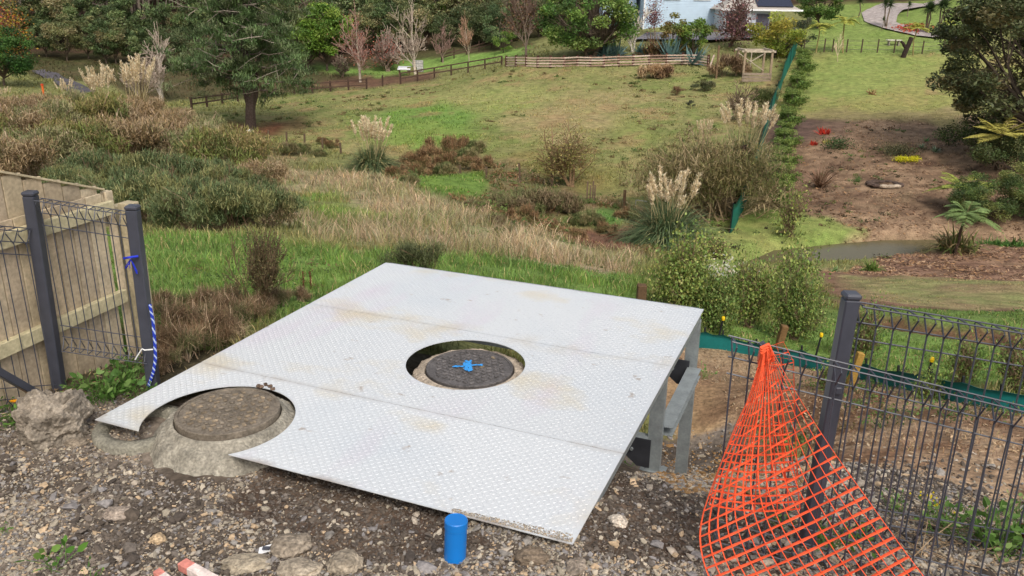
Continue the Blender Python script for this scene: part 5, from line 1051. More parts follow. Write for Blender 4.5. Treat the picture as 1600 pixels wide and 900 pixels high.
small(1281, 292, 44, lambda s: tuft(s, 508, 120, s * .045, (S(140,108,86), S(120,96,72), S(164,136,112)), (.5, 1.5), (.1, .5), 'bronze_flax', s * .06), 'bronze spiky flax on the mulched garden slope', 'flax')
small(1340, 281, 10, lambda s: (lambda m: (leaves(m, np.random.default_rng(8).normal(0, 1, (500, 3)) * s * .3 + [0, 0, s * .4], s * .15, S(80,120,54), .15), m.build('round_shrub', LEAF))[1])(MB()), 'small round green shrub in the middle of the mulched slope', 'shrub')
small(1308, 232, 22, lambda s: (lambda m: (leaves(m, np.random.default_rng(9).normal(0, 1, (900, 3)) * [s * .5, s * .4, s * .25] + [0, 0, s * .3], s * .14, S(74,92,52), .2), m.build('dark_shrub', LEAF))[1])(MB()), 'dark green low shrub right of the red bromeliads', 'shrub')
small(1233, 318, 18, lambda s: (lambda m: (leaves(m, np.random.default_rng(10).normal(0, 1, (900, 3)) * [s * .6, s * .4, s * .25] + [0, 0, s * .3], s * .14, S(54,60,38), .2), m.build('dark_shrub', LEAF))[1])(MB()), 'very dark low shrub near the hedge at the foot of the mulched slope', 'shrub')
small(1402, 242, 30, lambda s: (lambda m: (leaves(m, np.random.default_rng(19).normal(0, 1, (1500, 3)) * [s * .55, s * .4, s * .16] + [0, 0, s * .2], s * .1, S(88,88,60), .2), m.build('creeping_shrub', LEAF))[1])(MB()), 'spreading grey green ground shrub behind the bright yellow bushes', 'shrub')
P = at(1382, 288); fp = empty('fire_pit', (P[0], P[1], hz(P[0], P[1])), 0, 'ring of dark and pale stones round a fire pit on the garden slope', 'fire pit')
for k in range(13): a = k * 2 * np.pi / 13; m = rock_mesh(.17, 60 + k, S(176,160,140) if k in (9, 10, 11) else S(84,70,62), 2); o = m.build('stone', CONC, fp); o.location = (.75 * math.cos(a), .6 * math.sin(a), .08)
small(1362, 423, 30, lambda s: tuft(s, 520, 170, s * .06, (S(112,140,66), S(84,112,50), S(148,164,88)), (.3, 1.5), (.15, .6), 'grass_tuft', s * .1), 'bright green strappy tuft on the near pond edge', 'tussock')
small(1305, 422, 16, lambda s: tuft(s, 521, 50, s * .09, (S(140,160,110), S(112,140,80)), (.3, 1.5), (.1, .5), 'grass_tuft', s * .08), 'small pale green tuft left of the bigger strappy tuft at the pond', 'tussock')
fx = tuft(1.0, 522, 150, .055, (S(118,124,66), S(146,130,90), S(96,110,56), S(166,146,104)), (.15, 1.4), (.25, .8), 'flax_clump', .15); P = gp(1492, 392, 30.5); put(fx, P, 0, 62 * mpp(P) / .9, 'sprawling flax with dead straw leaves under the small palm on the island', None, 'flax')
palm = fern_tree(1.9, 523, 18, 1.6, .46, S(124,146,88), (.1, 1.1), (.4, .8), .07, 'palm', .08, npin=20); P = gp(1492, 398, 29.5); put(palm, P, 0, 78 * mpp(P) / 2.3, 'small arching palm growing on the mulch island in the pond', None, 'palm')
m = MB(); rg = np.random.default_rng(3); limb(m, (0, 0, -.1), (.15, 0, .55), .03, .02, S(80,60,46), rg); o = m.build('bare_stick', BARK); tag(o, 'short dark stick on the island below the small palm', 'stick'); P = at(1484, 402); o.location = P
# strappy row at the right behind the pond
for i_, u in enumerate(range(1545, 1640, 13)):
    P = gp(u, 378 + (i_ % 2) * 3, 34.6); 
    if i_ == 0: cv_ = tuft(.75, 530, 90, .06, (S(84,122,56), S(66,102,44), S(108,142,70)), (.3, 1.4), (.2, .7), 'clivia_clump', .15); put(cv_, P, 0, 1.0, 'dark green strappy clump behind the pond at the right edge', 'strappy clumps behind the pond', 'clivia')
    else: dupP(cv_, P, i_, rng.uniform(.9, 1.2), 'dark green strappy clump behind the pond at the right edge', 'strappy clumps behind the pond', 'clivia')
shr = leafy_tree(4.6, (3.2, 2.6, 2.2), [S(92,112,60), S(104,120,66), S(80,98,56), S(122,128,72)], 541, 20000, .17, 70, .7, .5, .06, cz=2.2, low=-1, name='dense_bush', asp=.35); P = gp(1538, 346, 37.5); put(shr, P, 0, 84 * mpp(P) / 4.3, 'dense dark green feathery bush behind the small palm', None, 'bush')
shr2 = dupP(shr, gp(1612, 340, 39), 2.0, .6, 'dark feathery bush cut by the right edge behind the strappy row', None, 'bush')
tfn = fern_tree(1.9, 551, 14, 2.1, .5, S(176,168,86), (.1, 1.0), (.15, .45), .09, 'tree_fern', .11); P = gp(1556, 268, 40.5); put(tfn, P, 0, 62 * mpp(P) / 2.2, 'golden tree fern with spreading fronds at the right edge', None, 'tree fern')
tfn2 = fern_tree(1.2, 552, 14, 1.8, .46, S(156,166,80), (.1, .8), (.25, .6), .08, 'tree_fern', .11); P = gp(1497, 330, 38.5); put(tfn2, P, 1, 52 * mpp(P) / 1.7, 'lower yellow green tree fern left of the dense dark bush', None, 'tree fern')
# big dark tree on the right
bt = leafy_tree(11.5, (6.6, 6, 5.9), [S(108,114,76), S(122,124,84), S(94,102,66), S(140,132,94), S(86,94,62)], 561, 64000, .26, 190, 1.0, 1.2, .2, cz=6.0, low=-.95, shell=.66, name='broad_tree', asp=.42, nl=24, multi=3, up=.8)
P = gp(1612, 236, 47); put(bt, P, 0, 1.0, 'huge dense dark olive tree filling the upper right corner', None, 'tree')
lw = leafy_tree(2.2, (2.6, 2.0, 1.2), [S(74,88,48), S(92,98,58), S(60,72,42)], 562, 9000, .11, 30, .7, .3, .05, cz=1.1, low=-.5, name='low_bush'); P = gp(1530, 246, 47.5); put(lw, P, 0, 1.0, 'dark low bush spilling on to the slope beneath the huge tree', None, 'bush')
P = gp(1585, 280, 42); dupP(lw, P, 2, 1.0, 'dark low bush behind the golden tree fern at the right edge', None, 'bush')
# ------------------------------------------------------------------ foreground weeds
def weed(u, v, px, seed, lab, n=26, cols=(S(96,138,56), S(78,120,46), S(124,158,76)), spread=.5, y=None, leafs=.3):
    P = at(u, v) if y is None else gp(u, v, y); s = px * mpp(P); rg = np.random.default_rng(seed); m = MB(); cols = np.array(cols)
    for k in range(n):
        D = fan_dirs(1, .4, 1.4, rg)[0]; L = s * rg.uniform(.4, 1); b = np.r_[rg.normal(0, s * .25, 2), 0]; tube(m, [b, b + D * L * .5, b + D * L], s * .012, 3, cols[0], cap=False)
        t_, b_ = rot_rand(1, .9, rg); t_ = unit(D * [1, 1, .3] + rg.normal(0, .3, 3)); nn = unit(np.cross(t_, rg.normal(size=3))); nn[2] = abs(nn[2]); sd = unit(np.cross(t_, nn)); q = b + D * L; ls = s * leafs * rg.uniform(.6, 1.3)
        V = [q, q + t_ * ls * .3 + sd * ls * .26, q + t_ * ls * .7 + sd * ls * .2, q + t_ * ls, q + t_ * ls * .7 - sd * ls * .2, q + t_ * ls * .3 - sd * ls * .26, q + t_ * ls * .5 - np.array([0, 0, ls * .07])]
        m.add(V, [(0, 1, 6), (1, 2, 6), (2, 3, 6), (3, 4, 6), (4, 5, 6), (5, 0, 6)], cols[rg.integers(0, len(cols))] * rg.uniform(.8, 1.2))
    o = m.build('weed', LEAF); o.location = (P[0], P[1], hz(P[0], P[1])); return tag(o, lab, 'weed')
weed(88, 890, 42, 1, 'small fresh green broad leaved weed at the bottom left on the gravel', 16, leafs=.42)
weed(145, 905, 26, 2, 'tiny green weed cut by the bottom edge right of the bigger one', 12)
weed(6, 835, 18, 3, 'tiny pale weed at the left edge of the gravel', 10)
for k, (u, v, px, n, lab) in enumerate([(160,625,46,70,'leafy green weed mat below the narrow mesh panel'),(195,610,46,70,'leafy green weed mat at the foot of the right post of the left fence'),(200,585,34,44,'scattered green leaves at the end of the timber fence'),(130,612,26,40,'low green weeds between the concrete lump and the panel'),(225,625,26,30,'low green weeds touching the left platform edge'),(30,665,34,50,'green weeds around the orange flowers at the left edge'),(8,640,28,30,'green weeds under the fallen post at the left edge')]):
    weed(u, v, px, 10 + k, lab, n, (S(92,128,58), S(72,106,44), S(118,146,80)), leafs=.26)
m = MB(); P = at(38, 645)
for k in range(3):
    c_ = P + [(-.045, .0, .07), (.02, .01, .085), (.045, -.01, .075)][k]
    for a in np.linspace(0, 6.28, 12, endpoint=False): t_ = np.array([math.cos(a), math.sin(a) * .6, .45]); sd = np.array([-math.sin(a), math.cos(a), 0]); m.add([c_, c_ + t_ * .02 + sd * .01, c_ + t_ * .032, c_ + t_ * .02 - sd * .01], [(0, 1, 2, 3)], S(244,170,24))
    tube(m, [P + [0, 0, 0], c_], .002, 3, S(92,128,58))
tag(m.build('orange_flowers', LEAF), 'small cluster of orange yellow flowers in the weeds at the left edge', 'flowers')
for k, (u, v, px, n, lab) in enumerate([(1475,830,50,60,'green broad leaved weeds under the bottom wires of the right fence'),(1560,860,70,90,'dense green weeds at the bottom right corner behind the fence'),(1590,815,46,30,'tall green leafed weed at the right edge behind the wires'),(1290,850,44,50,'green weeds showing through the netting near the black post'),(1215,820,30,24,'small weed patch behind the netting left of the post'),(1400,800,30,30,'thin green weeds left of the yellow flowers'),(1345,850,36,40,'green weeds right of the foot of the black post'),(1100,590,20,20,'small weed beside the far platform leg'),(985,730,22,10,'little green sprout beside the platform leg brace'),(1150,655,0,0,'')]):
    if px: weed(u, v, px, 30 + k, lab, n, (S(104,138,66), S(84,118,52), S(134,160,92)), leafs=.24)
m = MB(); P = at(1452, 800)
for k in range(26): c_ = P + np.r_[rng.normal(0, .05), rng.normal(0, .04), rng.uniform(.03, .08)]; m.add([c_, c_ + [.008, 0, .004], c_ + [.004, .004, .012], c_ + [-.003, .003, .006]], [(0, 1, 2, 3)], S(224,204,30))
tag(m.build('yellow_flowers', LEAF), 'sprinkle of tiny yellow flowers at the foot of the right mesh panel', 'flowers', kind='stuff')
m = MB(); rg = np.random.default_rng(9)
for k in range(60):
    P = at(rg.uniform(1380, 1600), rg.uniform(815, 890)); a = rg.uniform(0, 6.28); L = rg.uniform(.1, .4); d = np.array([math.cos(a), math.sin(a), rg.uniform(0, .35)]); tube(m, [P + [0, 0, .02], P + d * L * .5 + [0, 0, .03], P + d * L], rg.uniform(.0015, .003), 3, S(150,128,100) * rg.uniform(.6, 1.2))
tag(m.build('dead_twigs', BARK), 'tangle of dry grey brown twigs at the bottom right', 'twigs', kind='stuff')
PAPER = mat('litter', col=S(222, 222, 224), rough=.5)
P = at(418, 864); m = MB(); bar(m, P + [-.04, 0, .01], P + [.035, .01, .03], .05, .004, S(230,230,230)); box(m, P + [.0, -.01, .035], (.035, .02, .006), S(70,72,80)); tag(m.build('litter_scrap', PLAIN), 'scrap of white litter with a dark mark on the foreground concrete', 'litter')
for k, (a_, b_, w_, lab) in enumerate((((286,890),(372,935),.05,'red and white painted stake end at the bottom edge, the right one'),((246,902),(300,940),.035,'smaller red and white painted stake end at the bottom edge, on the left'))):
    A_ = at(*a_) + [0, 0, .03]; B_ = at(*b_) + [0, 0, .02]; m = MB(); n = 6
    for q in range(n): bar(m, A_ + (B_ - A_) * q / n, A_ + (B_ - A_) * (q + 1) / n, w_, w_ * .8, [S(206,132,118), S(222,206,196)][0 if q % 4 == 0 else 1], bev=.003)
    tag(m.build('painted_stake', mat('flaking_paint%d' % k, rough=.7, nscale=40, namp=.25)), lab, 'stake')
P = at(391, 206); m = rock_mesh(.22, 71, S(230,226,212), 2, flat=1.0); o = m.build('white_object', CONC); o.location = P; tag(o, 'small white birdlike object modelled as a stone at the foot of the big pine', 'stone')  # rock mesh standing in for an unidentified birdlike white object
P = at(1130, 438); m = MB(); rg = np.random.default_rng(4); leaves(m, rg.normal(0, 1, (260, 3)) * [.28, .2, .1] + [0, 0, .22], .08, S(206,202,180), .1); o = m.build('pale_seed_head', LEAF); o.location = at_y(1132, 436, 16); tag(o, 'pale cream flower heap on the shrub beyond the far right platform corner', 'flowers', kind='stuff')

for k, (u, v, y, px, lab) in enumerate(((140,240,34,22,'leaves painted pale as glints, the left one in the scrub on the left bank'),(170,242,33.5,22,'leaves painted pale as glints, the middle one in the scrub on the left bank'),(312,212,42,20,'leaves painted pale as glints nearest the big pine'))):  # specular highlights on the scrub, put into pale leaf colours
    q = leafy_tree(1.2, (1.5, 1.0, .5), [S(168,186,158), S(146,168,138), S(120,146,112)], 950 + k, 500, .22, 10, .35, .3, .03, cz=.8, low=-.2, name='glint_shrub'); P = gp(u, v, y); q.location = P - np.array([0, 0, .9]); tag(q, lab, None and '', None); q['category'] = 'shrub'
# ------------------------------------------------------------------ rail fences far away
def rail_fence(px, hts, label, npost=None, rails=2, bw=.13, pw=.16, ph=1.1, name='post_and_rail_fence', col=S(84,66,56), pcol=S(70,54,46), board_cols=None, group=None):
    Q = np.array([gp(u, v, y)[:2] for u, v, y in px]); root = empty(name, (Q[0, 0], Q[0, 1], hz(*Q[0])), 0, label, 'fence', group); n = len(Q)
    for q in Q: m = MB(); z0 = float(base_h(q[0], q[1])); box(m, (q[0], q[1], z0 + ph / 2 - .1), (pw, pw, ph + .2), pcol, bev=.01); child(m.build('post', WOOD), root)
    for i_ in range(n - 1):
        for r_ in range(rails):
            h_ = hts[r_]; m = MB(); a = (Q[i_, 0], Q[i_, 1] - pw * .6, float(base_h(*Q[i_])) + h_); b = (Q[i_ + 1, 0], Q[i_ + 1, 1] - pw * .6, float(base_h(*Q[i_ + 1])) + h_ + rng.normal(0, .01)); c_ = col if board_cols is None else board_cols[rng.integers(0, len(board_cols))]
            bar(m, a, b, .04, bw, c_, up=UP, bev=.004); child(m.build('rail', WOOD), root)
    return root
def lerp(p, q, n): return [tuple(np.array(p) + (np.array(q) - np.array(p)) * k / (n - 1)) for k in range(n)]
rail_fence(lerp((460,147,88), (573,139,91), 5), (.45, .98), 'dark post and rail fence just right of the big pine, the short left length')
rail_fence([(598,134,91.5), (598.5,134,91.6)][:1], (), 'single dark fence post standing in the gap between two rail fences', name='fence_post', rails=0)
rail_fence(lerp((626,130,92), (784,104,88), 7), (.5, 1.05), 'dark post and rail fence climbing right from the gap to the timber retaining wall')
rail_fence(lerp((690,97,104), (768,75,108), 5), (.5, .85, 1.2), 'three rail fence behind the bare trees on the green back lawn', pw=.14, ph=1.3)
rail_fence(lerp((300,172,80), (372,160,84), 4), (.5, .95), 'old dark rail fence half hidden under the big pine')
# timber retaining wall with posts
bc = [S(186,164,146), S(172,148,132), S(200,180,164), S(150,124,108)]
cs = [(791,104,86),(806,104,86),(822,104.5,86),(840,105,86),(860,105,86),(881,105,86),(902,104,86),(922,104.5,86),(943,104,85.5),(966,103,85.5),(989,102.5,85.5),(1014,101.5,86),(1041,101,86),(1066,100.5,86),(1090,101,86),(1106,104,85.5)]
rail_fence(cs, (.12, .38, .64, .90), 'low horizontal board fence with pale boards and dark posts along the top of the paddock', rails=4, bw=.13, pw=.24, ph=1.12, name='board_fence', board_cols=bc, pcol=S(78,52,44))
P = at_y(1119, 122, 82); wpost(1119, 122, 82, 46, .16, S(120,98,76), 'tall timber post at the right end of the board fence')
m = MB(); bar(m, at_y(1108, 108, 83), at_y(1116, 86, 84), .12, .1, S(186,164,150)); tag(m.build('leaning_board', WOOD), 'pale plank leaning against the tall timber post', 'plank')
# pergola like frame
P = gp(1160, 128, 82); YA = P[1]; P1 = at_y(1202, 128, YA); s = mpp(P); H_ = 47 * s; fr_ = empty('garden_arbour', [(P[0] + P1[0]) / 2, YA, hz(P[0], YA)], 0, 'pale timber arbour frame with crossed braces beside the yellow green bush', 'arbour'); zz = hz(P[0], YA); AW = S(190,176,156)
for (x_, y_) in ((P[0], YA), (P1[0], YA), (P[0], YA + 2.5), (P1[0], YA + 2.5)): m = MB(); box(m, (x_, y_, zz + H_ / 2), (.18, .18, H_), S(160,140,116), bev=.01); child(m.build('post', WOOD), fr_)
for a, b in (((P[0] - .3, YA, zz + H_), (P1[0] + .3, YA, zz + H_)), ((P[0] - .3, YA + 2.5, zz + H_), (P1[0] + .3, YA + 2.5, zz + H_)), ((P[0], YA - .2, zz + H_ + .08), (P[0], YA + 2.8, zz + H_ + .08)), ((P1[0], YA - .2, zz + H_ + .08), (P1[0], YA + 2.8, zz + H_ + .08))): m = MB(); bar(m, a, b, .14, .16, AW); child(m.build('beam', WOOD), fr_)
for a, b in (((P[0], YA + 2.4, zz + .9), (P1[0], YA + 2.4, zz + H_ - .3)), ((P1[0], YA + 2.3, zz + .9), (P[0], YA + 2.3, zz + H_ - .3)), (((P[0] + P1[0]) / 2, YA + 2.35, zz + .8), ((P[0] + P1[0]) / 2, YA + 2.35, zz + H_))): m = MB(); bar(m, a, b, .07, .07, AW); child(m.build('brace', WOOD), fr_)
for k in range(3): m = MB(); bar(m, (P[0] - .1, YA - .15, zz + .2 + k * .28), (P1[0] + .1, YA - .15, zz + .2 + k * .28), .05, .22, S(150,134,116)); child(m.build('board', WOOD), fr_)
# wire fence at the top of the garden lawn
Q = [(1255,86),(1287,84),(1300,84),(1322,84),(1345,85),(1370,85),(1396,86),(1440,87),(1472,88)]; r_ = empty('wire_fence', at_y(1255, 86, 87.5), 0, 'thin wire fence with dark posts along the top edge of the garden lawn', 'fence'); PP = []
for u, v in Q: p_ = at_y(u, v, 87.5); z0 = hz(p_[0], 87.5); PP.append([p_[0], 87.5, z0]); m = MB(); box(m, (p_[0], 87.5, z0 + .6), (.1, .1, 1.4), S(84,70,58)); child(m.build('post', WOOD), r_)
PP = np.array(PP)
for h_ in (.3, .7, 1.1): m = MB(); tube(m, PP + [0, 0, h_], .018, 3, S(110,104,96)); child(m.build('wire', PLAIN), r_)
# table and tank on the back lawn
P = at_y(632, 104, 101); z0 = hz(P[0], P[1]); s = mpp(P); tb = empty('garden_table', (P[0], P[1], z0), 0, 'white topped table on the back lawn beside the water tank', 'table'); m = MB(); box(m, (0, 0, .95), (1.5, 1.1, .12), S(226,226,228), bev=.02); t_o = m.build('table_top', PLAIN, tb); t_o.rotation_euler = (R(14), 0, 0)
for x_ in (-.6, .6):
    for y_ in (-.4, .4): m = MB(); box(m, (x_, y_, .42), (.1, .1, .85), S(120,100,80)); m.build('leg', WOOD, tb)
P = at_y(653, 103, 101.5); z0 = hz(P[0], P[1]); tk = empty('water_tank', (P[0], P[1], z0), .1, 'white cube shaped caged water tank behind the pale trunk', 'tank'); m = MB(); box(m, (0, 0, .85), (1.2, 1.1, 1.2), S(206,204,196), bev=.08); m.build('bottle', PLAIN, tk); m = MB(); box(m, (0, 0, .12), (1.25, 1.15, .16), S(120,100,78)); m.build('pallet', WOOD, tk); m = MB()
for k in range(6): x_ = -.62 + k * .248; tube(m, [(x_, -.58, .2), (x_, -.58, 1.5)], .02, 4, S(150,150,150))
for k in range(5): tube(m, [(-.62, -.58, .25 + k * .3), (.62, -.58, .25 + k * .3)], .02, 4, S(150,150,150))
m.build('cage', PLAIN, tk)
P = at_y(644, 104, 101); z0 = hz(P[0], P[1]); m = MB(); box(m, (0, 0, .45), (1.1, .9, .9), S(120,120,74), bev=.03); o = m.build('compost_bin', WOOD); o.location = (P[0], P[1], z0); tag(o, 'low olive wooden bin between the white table and the tank', 'bin')
# heap of dead fronds
hp = scrub(1.5, (2.2, 1.4, .8), 601, [S(184,154,116), S(150,116,84), S(204,178,140), S(122,96,74)], 3800, .8, .05, K=16, stems=14, stemcol=S(190,170,146), up=-.1, name='dead_frond_heap'); P = gp(1025, 121, 81); put(hp, P, 0, 19 * mpp(P) / 1.3, 'heap of dead straw coloured fronds on the paddock below the board fence', None, 'heap')
# ------------------------------------------------------------------ house, garage
SID = mat('weatherboard', rough=.6, nscale=1.5, namp=.05); ROOF = mat('roofing', rough=.6, nscale=4, namp=.1)
def weatherboards(m, x0, x1, y, z0, z1, col, pitch=.18, proud=.03):
    z = z0; V = []; Fc = []
    while z < z1:
        zt = min(z + pitch, z1); k = len(V); V += [(x0, y - proud, z), (x1, y - proud, z), (x1, y, zt), (x0, y, zt), (x0, y, z), (x1, y, z)]; Fc += [(k, k + 1, k + 2, k + 3), (k + 4, k + 5, k + 1, k)]; z += pitch
    m.add(V, Fc, col)
P = at_y(1005, 39, 104); zb_ = min(hz(P[0], 104), hz(P[0] + 10, 104)) - .2; hx0 = P[0]; hx1 = at_y(1126, 36, 104)[0]
hs_ = empty('house', ((hx0 + hx1) / 2, 106, zb_), 0, 'pale blue weatherboard house at the top centre behind the plum trees', 'house'); m = MB(); weatherboards(m, hx0, hx1, 104, zb_, zb_ + 6.0, S(186,206,222)); box(m, ((hx0 + hx1) / 2, 108.05, zb_ + 3), (hx1 - hx0 - .02, 8, 6), S(186,206,222))
V = []; child(m.build('wall', SID), hs_)
m = MB(); weatherboards(m, hx0 - 4.5, hx0 - .5, 107.5, zb_ + 1, zb_ + 6, S(176,196,214)); box(m, (hx0 - 2.5, 110, zb_ + 3), (3.96, 4.9, 6), S(176,196,214)); child(m.build('side_wall', SID), hs_)
m = MB(); box(m, (hx0, 103.93, zb_ + 3), (.16, .12, 6), S(232,232,232)); child(m.build('corner_board', SID), hs_)
m = MB(); a = hx0 - .7; b = hx1 + .7; V = [(a, 103.2, zb_ + 5.95), (b, 103.2, zb_ + 5.95), (b, 113, zb_ + 5.95), (a, 113, zb_ + 5.95), (a + 2, 108, zb_ + 8.6), (b - 2, 108, zb_ + 8.6)]; m.add(V, [(0, 1, 5, 4), (2, 3, 4, 5), (1, 2, 5, 5), (3, 0, 4, 4)][:2], S(96,98,104)); m.add(V, [(1, 2, 5), (3, 0, 4)], S(96,98,104)); m.add(V[:4], [(3, 2, 1, 0)], S(220,220,220)); child(m.build('roof', ROOF), hs_)
def window(parent, x, y, z, w_, h_, n=2):
    m = MB(); t_ = .09
    for dx, dz, ww, hh in ((0, h_ / 2, w_ + t_ * 2, t_), (0, -h_ / 2, w_ + t_ * 2, t_), (-w_ / 2, 0, t_, h_), (w_ / 2, 0, t_, h_)) + tuple((-w_ / 2 + w_ * k / n, 0, .06, h_) for k in range(1, n)): box(m, (x + dx, y - .07, z + dz), (ww, .14, hh), S(235,235,235))
    f_ = child(m.build('window', SID), parent); m = MB(); box(m, (x, y - .02, z), (w_, .03, h_), S(52,62,74)); g = m.build('pane', mat('window_glass', col=S(50,60,70), rough=.1, spec=.8)); g.parent = f_
window(hs_, hx0 - 2.3, 107.5, zb_ + 3.35, 1.6, 1.3, 3); window(hs_, hx0 + 3.2, 104, zb_ + 4.2, 1.8, 1.2); window(hs_, hx1 - 2.4, 104, zb_ + 4.2, 1.8, 1.2)
# garage
gx0 = at_y(1126, 50, 100)[0]; gx1 = at_y(1196, 50, 100)[0]; zg = hz((gx0 + gx1) / 2, 98.5); gr_ = empty('garage', ((gx0 + gx1) / 2, 101, zg), 0, 'low garage with dark door and pale hipped roof right of the house', 'garage')
m = MB(); weatherboards(m, gx0, gx1, 99, zg, zg + 2.5, S(206,212,220)); box(m, ((gx0 + gx1) / 2, 101.8, zg + 1.25), (gx1 - gx0 - .02, 5.5, 2.5), S(206,212,220)); child(m.build('wall', SID), gr_)
m = MB(); dx0 = at_y(1133, 50, 99)[0]; dx1 = at_y(1165, 50, 99)[0]; box(m, ((dx0 + dx1) / 2, 98.94, zg + 1.05), (dx1 - dx0, .08, 2.1), S(92,84,92), bev=.01); d_ = child(m.build('garage_door', PLAIN), gr_)
m = MB(); dx2 = at_y(1173, 50, 99)[0]; box(m, ((dx2 + gx1) / 2 + .2, 98.94, zg + 1.05), (gx1 - dx2 - .5, .08, 2.1), S(84,82,92), bev=.01); child(m.build('garage_door', PLAIN), gr_)
m = MB(); wx = at_y(1168, 50, 98.9)[0]; box(m, (wx, 98.9, zg + 1.2), (.5, .1, 2.4), S(236,236,236)); child(m.build('pillar', SID), gr_)
m = MB(); a, b = gx0 - .6, gx1 + 3.4; V = [(a, 98.2, zg + 2.5), (b, 98.2, zg + 2.5), (b, 105, zg + 2.5), (a, 105, zg + 2.5), (a + 2.4, 101.6, zg + 4.1), (b - 2.6, 101.6, zg + 4.1)]; m.add(V, [(0, 1, 5, 4), (2, 3, 4, 5)], S(176,168,158)); m.add(V, [(1, 2, 5), (3, 0, 4)], S(176,168,158)); m.add(V[:4], [(3, 2, 1, 0)], S(200,200,200)); box(m, ((a + b) / 2, 98.15, zg + 2.5), (b - a, .1, .18), S(236,236,236)); child(m.build('roof', ROOF), gr_)
m = MB(); sx0, sx1 = a + 4.2, a + 8.2; nrm = unit(np.cross(np.array([1, 0, 0]), unit(np.array([0, 3.4, 1.6])))); bar(m, (sx0, 99.6, zg + 3.30), (sx1, 99.6, zg + 3.30), 1.9, .06, S(46,50,64), up=nrm); child(m.build('solar_panel', mat('panel_glass', col=S(40, 44, 60), rough=.2, spec=.7)), gr_)
# ------------------------------------------------------------------ trees by the house and in the garden
def T(fn, u, v, y, px, hh, label, cat='tree', rz=0, group=None): P = gp(u, v, y); return put(fn, P, rz, px * mpp(P) / hh, label, group, cat)
poh = [S(98,130,62), S(120,148,72), S(82,110,56), S(134,156,82), S(106,126,70)]
T(leafy_tree(8.5, (6.4, 5, 4.2), poh, 701, 16000, .30, 70, 1.25, .9, .28, cz=4.4, low=-.9, shell=.6, nl=26, multi=4), 918, 92, 92, 118, 8.5, 'broad bright green spreading tree left of the blue house')
T(leafy_tree(3.2, (1.3, 1.2, 1.6), [S(112,108,50), S(96,104,48), S(138,118,60)], 702, 2600, .2, 18, .5, .3, .08, cz=1.6, low=-1), 940, 86, 89, 42, 3.2, 'small olive yellow bush under the right side of the spreading green tree', 'bush')
T(bare_tree(5, 703, S(198,190,176), .09, .6, 5, .2, .2, 3, .03, multi=2), 989, 82, 89, 76, 5, 'small white barked leafless tree before the house corner')
plum = [S(120,76,80), S(138,94,94), S(104,68,72), S(150,112,106)]
T(bare_tree(6, 704, S(120,100,92), .07, .5, 5, .4, .2, 3, .03, tipn=1100, tipcol=plum, tips=.26), 1022, 58, 95, 60, 6, 'slender dark red leaved tree in front of the blue house wall')
T(bare_tree(7, 705, S(112,92,84), .12, .65, 5, .16, .15, 3, .03, tipn=2400, tipcol=plum + [S(120,104,90)], tips=.24, multi=3), 1140, 72, 93, 88, 7, 'wide plum coloured tree over the driveway before the garage')
T(leafy_tree(9, (3, 3, 3), [S(110,120,66), S(96,104,58)], 706, 2200, .3, 14, .9, 4.2, .34, cz=6.6, bark=S(140,126,110)), 1080, 34, 100, 88, 9, 'large trunked tree before the right half of the blue house')
T(leafy_tree(4, (1.7, 1.5, 2.1), [S(126,122,66), S(104,118,60), S(140,120,70)], 707, 3200, .2, 20, .6, .3, .08, cz=2, low=-1), 1052, 88, 88, 68, 4, 'upright olive bush with bronze tips above the board fence', 'bush')
T(leafy_tree(3.6, (1.7, 1.5, 1.9), [S(120,142,62), S(98,124,54)], 708, 3200, .2, 20, .6, .3, .08, cz=1.8, low=-1), 1082, 88, 88.5, 62, 3.6, 'fresh green rounded bush right of the bronze tipped one', 'bush')
T(leafy_tree(4.2, (2.6, 2.2, 2.2), [S(146,156,62), S(128,144,58), S(160,150,66)], 709, 6500, .2, 34, .8, .3, .1, cz=2.0, low=-1), 1210, 90, 86, 72, 4.2, 'dense round yellow green bush at the top of the teal fence', 'bush')
T(leafy_tree(3.4, (1.6, 1.5, 1.7), [S(88,98,74), S(104,108,86)], 710, 3000, .16, 20, .5, .3, .08, cz=1.7, low=-1), 1252, 78, 88, 50, 3.4, 'grey green soft bush right of the dense yellow green one', 'bush')
T(leafy_tree(6, (3.4, 3, 2.7), [S(96,124,60), S(114,138,68), S(82,108,54)], 711, 8000, .24, 44, .9, 1, .16, cz=3.2, low=-.9), 1277, 44, 101, 76, 6, 'dense round leafed green tree above the garden palms')
ag = lambda s_, sd: tuft(1.0, sd, 44, .16, (S(112,142,140), S(134,160,150), S(90,118,116)), (.1, 1.4), (.0, .2), 'agave', .08, tip=.05)
for k, (u, v, px, lab) in enumerate(((946,90,22,'blue grey agave leftmost above the board fence'),(962,88,22,'blue grey agave second from the left above the board fence'),(1048,92,28,'large blue agave between the flax and the green bushes'),(1084,100,24,'blue agave in front of the board fence near its right end'),(1000,84,16,'small blue agave beside the white barked tree'),(1080,84,16,'dark small agave behind the lower one near the fence end'))):
    P = gp(u, v, 87.6 if k != 3 else 85); put(ag(1, 720 + k), P, 0, px * 1.5 * mpp(P) / .95, lab, None, 'agave')
T(tuft(1.0, 730, 150, .06, (S(118,92,72), S(96,84,56), S(140,112,84)), (.3, 1.5), (.1, .6), 'flax', .12), 1020, 88, 88, 42, .95, 'bronze brown flax clump in the middle above the board fence', 'flax')
T(tuft(1.0, 731, 120, .06, (S(110,104,66), S(140,130,90)), (.3, 1.5), (.1, .6), 'flax', .12), 1036, 86, 89, 34, .95, 'smaller olive flax clump between bronze flax and the large blue agave', 'flax')
T(scrub(1.5, (1.6, 1, .8), 740, [S(150,124,96), S(118,98,78), S(172,150,116)], 2400, .5, .04, K=12, stems=8, name='straw_shrub'), 1140, 118, 84, 34, 1.4, 'straw coloured dry shrubbery between the tall post and the arbour', 'shrub')
